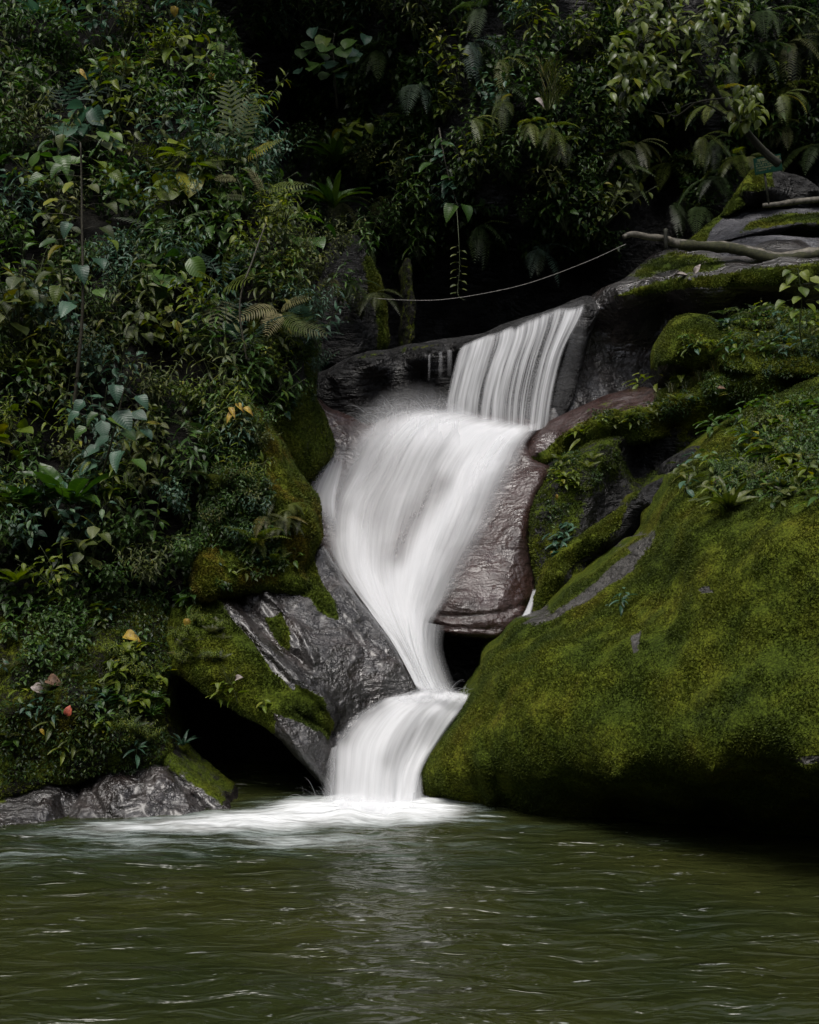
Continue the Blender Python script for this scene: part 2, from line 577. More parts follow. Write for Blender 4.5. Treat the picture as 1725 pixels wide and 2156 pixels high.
def pool_mat():
    m, nt, b, out = new_mat("pool_water")
    p = geo_pos(nt)

    def st(sx, sy, det, ro, dist=0.0):
        mp = N(nt, "ShaderNodeMapping")
        mp.inputs["Scale"].default_value = (sx, sy, 1)
        nt.links.new(p, mp.inputs["Vector"])
        return noise(nt, mp.outputs[0], 1.0, det, ro, dist)
    murk = st(0.5, 0.5, 3, 0.5)
    col = ramp(nt, murk, [(0.35, (0.015, 0.021, 0.007)), (0.65, (0.028, 0.031, 0.008))])
    foam = attr(nt, "foam")
    # long streaks in the foam apron, sparse flecks elsewhere
    s1 = st(1.6, 9.0, 5, 0.65, 0.4)
    s2 = st(6.0, 26.0, 4, 0.7, 0.3)
    s = math_n(nt, 'ADD', math_n(nt, 'MULTIPLY', s1, 0.65), math_n(nt, 'MULTIPLY', s2, 0.35))
    k = math_n(nt, 'ADD', math_n(nt, 'MULTIPLY', foam, 1.55), math_n(nt, 'MULTIPLY', math_n(nt, 'SUBTRACT', s, 0.5), 1.9))
    k = math_n(nt, 'MULTIPLY', mapr(nt, k, 0.25, 1.55), mapr(nt, foam, 0.0, 0.22))
    fl = st(4.2, 15.0, 3, 0.55, 0.8)
    fl2 = st(15.0, 45.0, 3, 0.7, 0.5)
    fk = math_n(nt, 'MULTIPLY', mapr(nt, fl, 0.655, 0.75), mapr(nt, fl2, 0.40, 0.62))
    fk = math_n(nt, 'MULTIPLY', fk, 0.45)
    teal = math_n(nt, 'MULTIPLY', mapr(nt, foam, 0.02, 0.4), mapr(nt, s, 0.42, 0.62, 0.0, 0.6))
    col = mixc(nt, teal, col, (0.09, 0.15, 0.135))
    kk = math_n(nt, 'MAXIMUM', k, fk)
    col = mixc(nt, kk, col, (0.74, 0.76, 0.77))
    nt.links.new(col, b.inputs["Base Color"])
    nt.links.new(mapr(nt, kk, 0, 0.6, 0.17, 0.7), b.inputs["Roughness"])
    b.inputs["IOR"].default_value = 1.33
    h = math_n(nt, 'ADD', math_n(nt, 'MULTIPLY', st(2.1, 6.2, 3, 0.5, 0.7), 1.15), math_n(nt, 'MULTIPLY', st(6.0, 15.0, 2, 0.6, 0.8), 0.10))
    bp = N(nt, "ShaderNodeBump", Strength=0.75, Distance=0.12)
    nt.links.new(h, bp.inputs["Height"])
    nt.links.new(bp.outputs[0], b.inputs["Normal"])
    return m


M["pool"] = pool_mat()

# ------------------------------------------------------------------ reliefs: rocks and banks
SURF = {}


class Relief:
    pass


def rock(name, outline, ctrl, mat, Rr=60, roll=0.35, thick=1.0, step=7, amp=0.03, freq=2.2, jag=2.0,
         moss_base=0.0, moss=(), grooves=(), lumps=(), label=None, cat=None, kind=None, tufts=0, tuft_h=0.012, tuft_mat="moss", seed=0, octv=5, key=None, ridged=0.0):
    ol = spline(outline, 9, True)
    nn = np.c_[ol / 45.0, np.full(len(ol), seed * 3.7)]
    ol = ol + jag * np.stack([fbm(nn, 3, seed), fbm(nn + 50, 3, seed + 5)], -1) * 2
    ctr_f = rbf(ctrl)

    def depth(u, v):
        u = np.atleast_1d(np.asarray(u, float)); v = np.atleast_1d(np.asarray(v, float))
        q = np.stack([u, v], -1)
        y = ctr_f(u, v)
        for line, a, w in grooves:
            y = y + a * np.exp(-(seg_dist(q, spline(line, 15), False) / w) ** 2)
        for (lu, lv, lr, la) in lumps:
            y = y - la * np.exp(-((u - lu) ** 2 + (v - lv) ** 2) / lr ** 2)
        d = seg_dist(q, ol)
        t = np.clip(d / Rr, 0, 1)
        return y + roll * (1 - np.sqrt(np.clip(1 - (1 - t) ** 2, 0, 1)))
    lo, hi = ol.min(0), ol.max(0)
    gu = np.arange(lo[0], hi[0], step)
    gv = np.arange(lo[1], hi[1], step * 0.87)
    gg = np.stack(np.meshgrid(gu, gv), -1)
    gg[1::2, :, 0] += step / 2
    gg = gg.reshape(-1, 2) + rng.uniform(-.15, .15, (gg.shape[0] * gg.shape[1], 2)) * step
    keep = inside(gg, ol)
    gg = gg[keep]
    gg = gg[seg_dist(gg, ol) > step * 0.6]
    nb = len(ol)
    q = np.concatenate([ol, gg])
    res = delaunay_2d_cdt([Vector(x) for x in q.tolist()], [(i, (i + 1) % nb) for i in range(nb)], [], 1, 1e-5)
    q = np.array([tuple(x) for x in res[0]])
    tri = np.array([f for f in res[2] if len(f) == 3])
    a, b, c = q[tri[:, 0]], q[tri[:, 1]], q[tri[:, 2]]
    flip = ((b - a)[:, 0] * (c - a)[:, 1] - (b - a)[:, 1] * (c - a)[:, 0]) > 0
    # image v runs downward: keep normals towards the camera (-Y)
    tri[flip] = tri[flip][:, [0, 2, 1]]
    y = depth(q[:, 0], q[:, 1])
    p = P(q[:, 0], q[:, 1], y)

    def vnorm(p):
        n = np.zeros_like(p)
        fn = np.cross(p[tri[:, 1]] - p[tri[:, 0]], p[tri[:, 2]] - p[tri[:, 0]])
        for k in range(3):
            np.add.at(n, tri[:, k], fn)
        return n / (np.linalg.norm(n, axis=1)[:, None] + 1e-12)
    n = vnorm(p)
    if n[:, 1].mean() > 0:
        tri = tri[:, [0, 2, 1]]
        n = -n
    d = seg_dist(q, ol)
    nz = fbm(p * freq, octv, seed)
    if ridged:
        nz = nz * (1 - ridged) + ridged * (1 - 2 * np.abs(fbm(p * freq * 1.3 + 9, octv, seed + 3)) * 1.6)
    disp = amp * nz * (0.35 + 0.65 * np.clip(d / 25, 0, 1))
    p = p + n * disp[:, None]
    n = vnorm(p)
    ms = np.full(len(q), float(moss_base))
    for poly, val, soft in moss:
        poly = np.asarray(poly, float)
        sd = seg_dist(q, poly) * np.where(inside(q, poly), 1, -1)
        w = smooth(sd, -soft, soft)
        ms = ms * (1 - w) + val * w
    # back shell: the same plan pushed away from the camera, so the rock has a real body
    cen = p.mean(0)
    db = np.clip(d / max(Rr, 1), 0, 1)
    back = p.copy()
    back[:, 1] = p[:, 1] + 0.02 + thick * np.sqrt(np.clip(1 - (1 - db) ** 2, 0, 1))
    back[:, 0] = cen[0] + (p[:, 0] - cen[0]) * 0.985
    back[:, 2] = cen[2] + (p[:, 2] - cen[2]) * 0.985
    edge = d < 1e-3
    idx = np.arange(len(q)) + len(q)
    idx[edge] = np.arange(len(q))[edge]
    faces = np.concatenate([tri, idx[tri][:, ::-1]])
    me = mk_mesh(name, np.concatenate([p, back]), faces, M[mat], {"moss": np.concatenate([ms, ms])})
    o = obj(name, me)
    props(o, label, cat, None, kind)
    S = Relief()
    S.o, S.p, S.n, S.tri, S.moss, S.q, S.depth, S.ol = o, p, n, tri, ms, q, depth, ol
    SURF[key or name] = S
    if tufts:
        moss_tufts(S, tufts, tuft_h, o, M[tuft_mat])
    return S


def sample_surf(S, n, w=None, only=None):
    a = np.linalg.norm(np.cross(S.p[S.tri[:, 1]] - S.p[S.tri[:, 0]], S.p[S.tri[:, 2]] - S.p[S.tri[:, 0]]), axis=1)
    if w is not None:
        a = a * w[S.tri].mean(1)
    # keep to faces that look up or towards the open side
    qq = S.q[S.tri].mean(1)
    a = a * (qq[:, 0] > -40) * (qq[:, 0] < 1765) * (qq[:, 1] > -60)
    if only is not None:
        a = a * inside(qq, only)
    a = a / a.sum()
    f = rng.choice(len(a), n, p=a)
    r1, r2 = np.sqrt(rng.random(n)), rng.random(n)
    b = np.stack([1 - r1, r1 * (1 - r2), r1 * r2], -1)
    t = S.tri[f]
    pp = (S.p[t] * b[..., None]).sum(1)
    nn = (S.n[t] * b[..., None]).sum(1)
    uu = (S.q[t] * b[..., None]).sum(1)
    return pp, nn / (np.linalg.norm(nn, axis=1)[:, None] + 1e-9), uu


def moss_tufts(S, n, h, parent, mat, per=3):
    w = smooth(S.moss, 0.45, 0.8)
    if w.sum() < 1:
        return None
    pp, nn, uu = sample_surf(S, n, w)
    # patchy pile: denser, longer in clumps
    cl = fbm(pp * 7, 3, 21)
    keep = cl > -0.35
    pp, nn, cl = pp[keep], nn[keep], cl[keep]
    n = len(pp)
    V, Fc, A = [], [], []
    for k in range(per):
        rd = rng.normal(size=(n, 3))
        dirn = nn * 0.8 + rd * 0.55 + np.array([0, 0, 0.15])
        dirn /= np.linalg.norm(dirn, axis=1)[:, None]
        side = np.cross(dirn, rng.normal(size=(n, 3)))
        side /= np.linalg.norm(side, axis=1)[:, None] + 1e-9
        hh = h * rng.uniform(0.5, 1.3, n) * (1 + 0.8 * cl)
        ww = hh * rng.uniform(0.22, 0.42, n)
        b0 = pp - nn * 0.004
        V.append(np.stack([b0 - side * ww[:, None], b0 + side * ww[:, None], b0 + dirn * hh[:, None]], 1))
        A.append(np.repeat(np.clip(0.5 + 0.35 * cl + rng.normal(0, 0.22, n), 0, 1), 3))
    V = np.concatenate(V).reshape(-1, 3)
    me = mk_mesh("moss", V, np.arange(len(V)).reshape(-1, 3), mat, {"rnd": np.concatenate(A)})
    o = obj("moss", me, parent)
    o["kind"] = "stuff"
    return o


# ---- ground sheet and pool
g = mk_mesh("ground", np.array([[-400, -400, -1.2], [400, -400, -1.2], [400, 400, -1.2], [-400, 400, -1.2]]), np.array([[0, 1, 2, 3]]), M["soil"], {"moss": np.zeros(4)})
props(obj("ground", g), kind="structure")

xs = np.concatenate([np.linspace(-16, -5, 12)[:-1], np.arange(-5, 5, 0.035), np.linspace(5, 16, 12)])
ys = np.concatenate([np.linspace(-12, 4.5, 18)[:-1], np.arange(4.5, 12.6, 0.035)])
X, Y = np.meshgrid(xs, ys)
pp = np.stack([X.ravel(), Y.ravel(), np.zeros(X.size)], -1)
zz = 0.030 * fbm(pp * np.array([1.3, 3.2, 1]), 4, 3) + 0.014 * fbm(pp * np.array([4, 10, 1]), 3, 8)
# foam apron: authored as a chain of blobs on the water plane
foam = np.zeros(len(pp))
for (u, v, ru, rv, a) in [(800, 1700, 150, 34, 1.3), (700, 1712, 160, 30, 1.1), (560, 1728, 180, 26, 0.92), (430, 1738, 190, 24, 0.74),
                          (300, 1744, 190, 20, 0.58), (180, 1760, 200, 18, .36), (880, 1712, 120, 26, 1.0), (950, 1720, 80, 13, 0.5), (1005, 1728, 60, 9, 0.32),
                          (620, 1772, 280, 26, 0.42), (330, 1780, 280, 30, 0.32), (80, 1800, 220, 30, 0.26), (880, 1790, 240, 50, 0.17), (860, 1870, 160, 60, 0.10), (1100, 1745, 120, 10, .2), (1350, 1775, 160, 10, .12)]:
    y0 = pool_y(v)
    x0 = (u - CX) / F * y0
    rx = ru / F * y0
    ry = abs(pool_y(v - rv) - pool_y(v + rv)) / 2
    foam = np.maximum(foam, a * np.exp(-(((pp[:, 0] - x0) / rx) ** 2 + ((pp[:, 1] - y0) / ry) ** 2)))
zz = zz + 0.03 * np.clip(foam, 0, 1.2) * (1 + 0.9 * fbm(pp * 4, 3, 5))
pp[:, 2] = zz
nx, ny = len(xs), len(ys)
ii = (np.arange(ny - 1)[:, None] * nx + np.arange(nx - 1)[None]).ravel()
pm = mk_mesh("pool_water", pp, np.stack([ii, ii + 1, ii + nx + 1, ii + nx], -1), M["pool"], {"foam": np.clip(foam, 0, 1)})
props(obj("water", pm), kind="structure")

# ---- the ravine: cliff at the back, the left bank, side walls out of frame
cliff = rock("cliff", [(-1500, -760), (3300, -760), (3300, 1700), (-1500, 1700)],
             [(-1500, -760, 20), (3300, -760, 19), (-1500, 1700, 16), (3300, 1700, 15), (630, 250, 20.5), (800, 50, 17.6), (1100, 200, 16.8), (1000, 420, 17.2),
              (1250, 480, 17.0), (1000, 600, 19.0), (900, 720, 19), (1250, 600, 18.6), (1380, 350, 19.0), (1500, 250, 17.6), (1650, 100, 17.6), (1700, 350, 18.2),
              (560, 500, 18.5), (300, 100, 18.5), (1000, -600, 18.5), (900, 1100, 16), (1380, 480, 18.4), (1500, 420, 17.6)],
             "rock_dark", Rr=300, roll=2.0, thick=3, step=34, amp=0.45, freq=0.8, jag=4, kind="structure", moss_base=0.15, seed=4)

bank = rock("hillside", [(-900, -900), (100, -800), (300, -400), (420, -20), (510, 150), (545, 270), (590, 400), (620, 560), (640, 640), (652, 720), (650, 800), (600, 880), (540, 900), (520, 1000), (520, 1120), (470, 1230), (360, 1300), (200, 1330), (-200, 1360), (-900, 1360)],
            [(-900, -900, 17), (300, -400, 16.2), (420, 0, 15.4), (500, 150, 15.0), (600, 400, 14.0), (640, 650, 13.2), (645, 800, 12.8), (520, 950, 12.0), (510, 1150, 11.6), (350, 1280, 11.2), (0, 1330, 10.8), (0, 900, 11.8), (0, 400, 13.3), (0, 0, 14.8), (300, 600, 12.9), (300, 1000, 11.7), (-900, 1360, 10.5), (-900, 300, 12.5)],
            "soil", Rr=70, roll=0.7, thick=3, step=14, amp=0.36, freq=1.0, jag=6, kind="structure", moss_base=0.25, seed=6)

# ---- rocks
bed = rock("bedrock", [(662, 836), (694, 858), (740, 876), (785, 893), (900, 868), (1100, 880), (1135, 900), (1118, 930), (1122, 960), (1160, 985), (1149, 1015), (1128, 1050), (1117, 1097), (1114, 1146), (1119, 1190), (1130, 1236), (1112, 1280), (1096, 1310), (1055, 1343), (1020, 1346), (968, 1341), (930, 1335), (905, 1318), (860, 1330), (800, 1290), (740, 1260), (690, 1200), (640, 1120), (620, 1000), (640, 900)],
           [(662, 836, 14.0), (785, 893, 14.1), (900, 870, 14.0), (1135, 900, 13.75), (1120, 950, 13.3), (700, 950, 13.6), (900, 1000, 13.35), (1060, 1000, 13.15), (1140, 1010, 13.0), (1100, 1120, 12.45), (1010, 1130, 12.55), (820, 1150, 12.75), (680, 1100, 12.9), (1060, 1250, 12.05), (960, 1270, 11.95), (1125, 1230, 12.3), (1000, 1340, 11.85), (920, 1330, 11.9), (830, 1290, 12.1)],
           "rock_brown", Rr=26, roll=0.16, thick=1.2, step=6, amp=0.035, freq=3.0, jag=1.2, seed=9, octv=6,
           grooves=[([(640, 905), (700, 920), (740, 935)], 0.03, 5), ([(905, 1290), (960, 1300), (1050, 1290), (1128, 1262)], 0.035, 5), ([(1000, 1330), (1060, 1250), (1090, 1100), (1130, 1010)], -0.03, 22), ([(880, 1318), (960, 1322), (1050, 1325)], 0.03, 5)],
           label="smooth purplish-brown bedrock slab with the main cascade running over it", cat="rock")

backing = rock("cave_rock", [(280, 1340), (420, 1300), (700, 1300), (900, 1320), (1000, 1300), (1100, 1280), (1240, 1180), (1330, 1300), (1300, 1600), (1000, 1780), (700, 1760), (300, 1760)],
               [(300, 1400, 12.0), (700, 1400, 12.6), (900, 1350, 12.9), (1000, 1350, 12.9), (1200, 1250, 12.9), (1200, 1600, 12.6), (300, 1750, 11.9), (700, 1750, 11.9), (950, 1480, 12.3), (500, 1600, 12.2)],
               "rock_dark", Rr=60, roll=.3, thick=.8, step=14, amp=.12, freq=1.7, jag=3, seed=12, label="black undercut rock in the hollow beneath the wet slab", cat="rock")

lipr = rock("lip_rock", [(668, 790), (684, 779), (734, 754), (775, 741), (833, 731), (884, 721), (957, 711), (1012, 702), (1066, 680), (1121, 662), (1176, 644), (1215, 628), (1245, 622), (1262, 645), (1240, 720), (1200, 860), (1160, 900), (1000, 905), (900, 890), (800, 905), (700, 880), (660, 840)],
            [(684, 779, 15.0), (834, 731, 14.95), (957, 711, 14.9), (1121, 662, 14.95), (1227, 628, 15.0), (700, 790, 14.5), (790, 770, 14.35), (884, 752, 14.3), (968, 732, 14.2), (1060, 705, 14.2), (1150, 672, 14.2), (1232, 646, 14.25), (800, 800, 14.8), (884, 790, 14.8), (968, 770, 14.7), (1100, 760, 14.65), (1200, 760, 14.55), (900, 880, 14.5), (1100, 890, 14.3), (720, 860, 14.7)],
            "rock_dark", Rr=14, roll=0.10, thick=1.2, step=6, amp=0.035, freq=3.0, jag=1.5, seed=15, moss_base=0.05,
            moss=[([(690, 770), (780, 742), (900, 722), (960, 716), (940, 728), (850, 742), (780, 754)], 0.52, 10)],
            label="dark wet ledge rock whose rim the upper curtain of water pours from", cat="rock")

slab = rock("overhanging_rock", [(1226, 640), (1239, 624), (1265, 608), (1310, 588), (1349, 557), (1375, 535), (1413, 524), (1460, 519), (1560, 508), (1700, 505), (1900, 500), (1900, 720), (1640, 700), (1500, 720), (1420, 780), (1400, 830), (1300, 870), (1200, 900), (1150, 905), (1160, 840), (1190, 760), (1226, 690)],
            [(1239, 625, 14.9), (1349, 557, 15.4), (1413, 524, 15.7), (1560, 508, 15.9), (1725, 505, 15.9), (1900, 500, 15.9),
             (1232, 648, 14.35), (1304, 618, 14.15), (1362, 595, 14.1), (1450, 584, 14.05), (1549, 575, 14.0), (1652, 562, 14.0), (1725, 556, 14.0), (1900, 550, 14.0),
             (1350, 610, 14.12), (1450, 600, 14.1), (1600, 585, 14.05), (1350, 625, 14.25), (1450, 625, 14.25), (1600, 615, 14.2), (1800, 610, 14.2),
             (1260, 690, 14.85), (1400, 660, 15.0), (1600, 650, 15.0), (1300, 780, 14.9), (1250, 850, 14.6), (1180, 890, 14.25), (1400, 760, 15.1), (1800, 680, 15.0)],
            "rock_grey", Rr=10, roll=0.08, thick=1.6, step=6, amp=0.045, freq=2.6, jag=1.5, seed=17, moss_base=0.15,
            moss=[([(1320, 585), (1365, 550), (1420, 527), (1500, 535), (1560, 560), (1530, 572), (1440, 580), (1370, 592)], 0.62, 12),
                  ([(1300, 622), (1362, 595), (1450, 584), (1549, 575), (1652, 562), (1800, 552), (1800, 590), (1600, 600), (1450, 605), (1360, 618)], 0.95, 8),
                  ([(1330, 600), (1420, 566), (1440, 576), (1345, 606)], 0.15, 5), ([(1430, 590), (1540, 572), (1650, 552), (1700, 540), (1690, 525), (1560, 545), (1480, 575)], 0.12, 6)],
            tufts=9000, tuft_h=0.022, label="broad overhanging rock with patchy moss on top, under the fallen log", cat="rock")

rock("grey_slab", [(1448, 512), (1470, 488), (1491, 470), (1523, 450), (1560, 440), (1604, 434), (1725, 431), (1900, 425), (1900, 475), (1725, 470), (1652, 477), (1590, 490), (1530, 505), (1490, 515)],
     [(1452, 508, 15.9), (1523, 452, 16.6), (1604, 436, 16.9), (1725, 432, 16.9), (1900, 430, 16.9), (1490, 508, 15.75), (1590, 485, 15.75), (1725, 465, 15.7), (1900, 465, 15.7)],
     "rock_pale", Rr=9, roll=.08, thick=1.0, step=5, amp=.035, freq=3.5, jag=1.2, seed=19,
     moss=[([(1440, 520), (1450, 500), (1490, 465), (1525, 445), (1540, 445), (1500, 480), (1485, 515)], 0.95, 6), ([(1555, 490), (1580, 465), (1640, 450), (1800, 445), (1800, 470), (1660, 474)], 0.75, 8)],
     tufts=2500, tuft_h=.02, label="tilted pale grey slab with a mossy left flank below the sign rock", cat="rock")
rock("grey_slab", [(1508, 528), (1530, 512), (1555, 501), (1600, 498), (1636, 496), (1725, 500), (1900, 500), (1900, 560), (1725, 558), (1640, 545), (1560, 540), (1520, 540)],
     [(1530, 510, 15.55), (1640, 498, 15.6), (1900, 500, 15.6), (1530, 535, 15.0), (1640, 540, 14.9), (1900, 555, 14.8)],
     "rock_pale", Rr=8, roll=.08, thick=.8, step=5, amp=.035, freq=3.5, jag=1.2, seed=20, key="slab2", moss_base=.1,
     label="low pale grey slab lying directly behind the fallen log", cat="rock")
rock("sign_rock", [(1560, 400), (1566, 378), (1586, 356), (1625, 356), (1690, 372), (1730, 400), (1730, 440), (1640, 436), (1566, 432), (1561, 415)],
     [(1570, 380, 16.5), (1600, 360, 16.8), (1700, 380, 16.8), (1565, 402, 16.2), (1620, 398, 16.2), (1720, 400, 16.3), (1600, 430, 16.8), (1720, 430, 16.8)],
     "rock_dark", Rr=10, roll=.1, thick=.7, step=4, amp=.04, freq=4, jag=1.5, seed=22, moss_base=.1,
     moss=[([(1555, 402), (1566, 372), (1588, 352), (1625, 352), (1628, 392), (1600, 402)], 1.0, 5)], tufts=2500, tuft_h=.022,
     label="mossy block of rock right under the green sign board", cat="rock")
rock("mossy_rock", [(1519, 453), (1528, 438), (1542, 418), (1559, 399), (1566, 412), (1566, 432), (1545, 446), (1530, 456)],
     [(1520, 450, 16.4), (1555, 400, 16.6), (1560, 430, 16.3)], "rock_dark", Rr=10, roll=.1, thick=.5, step=4, amp=.03, freq=4, jag=1, seed=23, moss_base=.95, tufts=1200, tuft_h=.022, key="wedge",
     label="small wedge of mossy rock leaning against the sign rock", cat="rock")

hump = rock("mossy_hummock", [(1500, 760), (1510, 700), (1540, 665), (1580, 655), (1600, 648), (1640, 642), (1725, 652), (1900, 640), (1900, 780), (1600, 790)],
            [(1510, 700, 13.4), (1600, 650, 13.6), (1725, 652, 13.5), (1550, 740, 13.0), (1725, 720, 12.9), (1900, 700, 12.9)],
            "rock_dark", Rr=26, roll=.3, thick=1, step=6, amp=.09, freq=3, jag=2, seed=25, moss_base=.85, tufts=9000, tuft_h=.022,
            label="low mossy hummock overgrown with small plants behind the grassy ledge", cat="rock")
rnd_rock = rock("mossy_rock", [(1383, 735), (1388, 722), (1397, 700), (1408, 682), (1423, 669), (1453, 660), (1487, 664), (1510, 680), (1524, 720), (1520, 770), (1470, 800), (1430, 815), (1400, 812), (1386, 800), (1383, 765)],
            [(1390, 720, 13.2), (1453, 664, 13.4), (1510, 690, 13.3), (1400, 760, 12.95), (1450, 730, 12.85), (1500, 740, 12.9), (1400, 775, 13.1), (1430, 800, 13.5), (1480, 790, 13.3)],
            "rock_dark", Rr=40, roll=.35, thick=.9, step=5, amp=.06, freq=3.5, jag=1.6, seed=26, moss_base=.95, tufts=9000, tuft_h=.02, key="round",
            moss=[([(1380, 770), (1440, 765), (1470, 800), (1420, 830), (1380, 820)], .15, 8)],
            label="round moss-covered boulder perched above the grassy ledge", cat="rock")

ledge = rock("mossy_ledge", [(1098, 965), (1104, 945), (1112, 930), (1130, 908), (1153, 888), (1190, 869), (1228, 853), (1258, 838), (1303, 823), (1345, 814), (1372, 818), (1390, 822), (1415, 814), (1453, 790), (1485, 772), (1517, 756), (1560, 735), (1584, 726), (1640, 700), (1693, 674), (1900, 600), (1900, 840), (1725, 815), (1640, 845), (1540, 880), (1440, 915), (1360, 930), (1290, 945), (1220, 955), (1180, 960), (1140, 985)],
             [(1112, 930, 13.55), (1190, 869, 13.7), (1258, 838, 13.8), (1345, 815, 13.8), (1453, 790, 13.5), (1584, 726, 13.4), (1693, 674, 13.4), (1900, 600, 13.4),
              (1130, 950, 13.2), (1200, 905, 13.2), (1260, 885, 13.1), (1330, 870, 13.0), (1420, 850, 12.85), (1500, 820, 12.7), (1600, 790, 12.6), (1725, 740, 12.5), (1900, 700, 12.5),
              (1130, 975, 13.3), (1200, 945, 13.4), (1300, 925, 13.3), (1420, 895, 13.3), (1540, 860, 13.2), (1725, 800, 13.0)],
             "rock_brown", Rr=14, roll=.12, thick=1, step=6, amp=.05, freq=3, jag=1.6, seed=28, moss_base=.8, tufts=16000, tuft_h=.022,
             moss=[([(1090, 960), (1112, 925), (1153, 880), (1228, 845), (1303, 815), (1390, 812), (1380, 850), (1270, 868), (1215, 890), (1165, 925), (1130, 960)], 0.0, 9),
                   ([(1240, 862), (1280, 838), (1330, 840), (1290, 860)], .45, 8), ([(1430, 812), (1500, 765), (1540, 745), (1550, 755), (1470, 800)], .1, 8)],
             label="long ledge rising from the cascade, brown at its foot and grassy moss above", cat="rock")

block = rock("mossy_rock", [(1149, 1015), (1160, 985), (1175, 968), (1195, 952), (1240, 935), (1310, 915), (1420, 893), (1510, 868), (1560, 880), (1520, 950), (1420, 1010), (1400, 1100), (1340, 1150), (1250, 1230), (1180, 1290), (1125, 1310), (1130, 1236), (1119, 1190), (1114, 1146), (1117, 1097), (1128, 1050)],
             [(1155, 1000, 12.95), (1200, 955, 13.1), (1310, 920, 13.1), (1420, 895, 13.1), (1130, 1080, 12.55), (1200, 1010, 12.55), (1270, 970, 12.75), (1170, 1110, 12.5), (1250, 1060, 12.75), (1300, 1010, 13.1), (1350, 980, 13.4), (1420, 960, 13.4), (1300, 1100, 13.0), (1130, 1200, 12.2), (1220, 1150, 12.3), (1150, 1290, 11.95), (1400, 1050, 12.6)],
             "rock_dark", Rr=22, roll=.2, thick=1, step=6, amp=.09, freq=2.6, jag=2, seed=30, moss_base=.5, tufts=9000, tuft_h=.022, key="block",  # sparse moss over dark rock puts the shaded cleft into the colour
             grooves=[([(1350, 900), (1340, 960), (1345, 1020)], .15, 22), ([(1210, 1130), (1240, 1060), (1245, 1010)], -.12, 16)],
             moss=[([(1240, 1050), (1310, 1010), (1330, 1050), (1270, 1100), (1220, 1130)], .2, 12), ([(1310, 930), (1420, 905), (1420, 960), (1340, 1000)], .15, 12)],
             label="dark moss-draped rock wedged between brown slab and large boulder", cat="rock")
ridge = rock("mossy_rock", [(1140, 1200), (1170, 1165), (1202, 1139), (1258, 1105), (1310, 1072), (1325, 1050), (1342, 1033), (1375, 1018), (1402, 1003), (1410, 985), (1418, 964), (1440, 946), (1476, 938), (1520, 960), (1480, 1080), (1400, 1160), (1280, 1250), (1200, 1310), (1120, 1330), (1116, 1300), (1132, 1240)],
             [(1150, 1195, 12.1), (1258, 1108, 12.1), (1342, 1036, 12.1), (1418, 966, 12.1), (1476, 942, 12.1), (1180, 1210, 11.85), (1280, 1130, 11.85), (1370, 1060, 11.85), (1440, 990, 11.9), (1160, 1300, 12.0), (1230, 1210, 12.4), (1350, 1130, 12.5), (1400, 1090, 12.5)],
             "rock_dark", Rr=18, roll=.16, thick=.8, step=6, amp=.06, freq=3, jag=1.6, seed=32, moss_base=.35, tufts=6000, tuft_h=.02, key="ridge",  # moss kept thin so the ridge's shade sits in its colour
             moss=[([(1140, 1190), (1202, 1130), (1258, 1095), (1342, 1025), (1350, 1050), (1280, 1130), (1190, 1200), (1150, 1300), (1110, 1330)], .85, 12), ([(1320, 1060), (1400, 1010), (1430, 970), (1450, 1000), (1400, 1090), (1300, 1160)], .05, 14)],
             label="slanting dark rock ridge with mossy crest behind the large boulder", cat="rock")

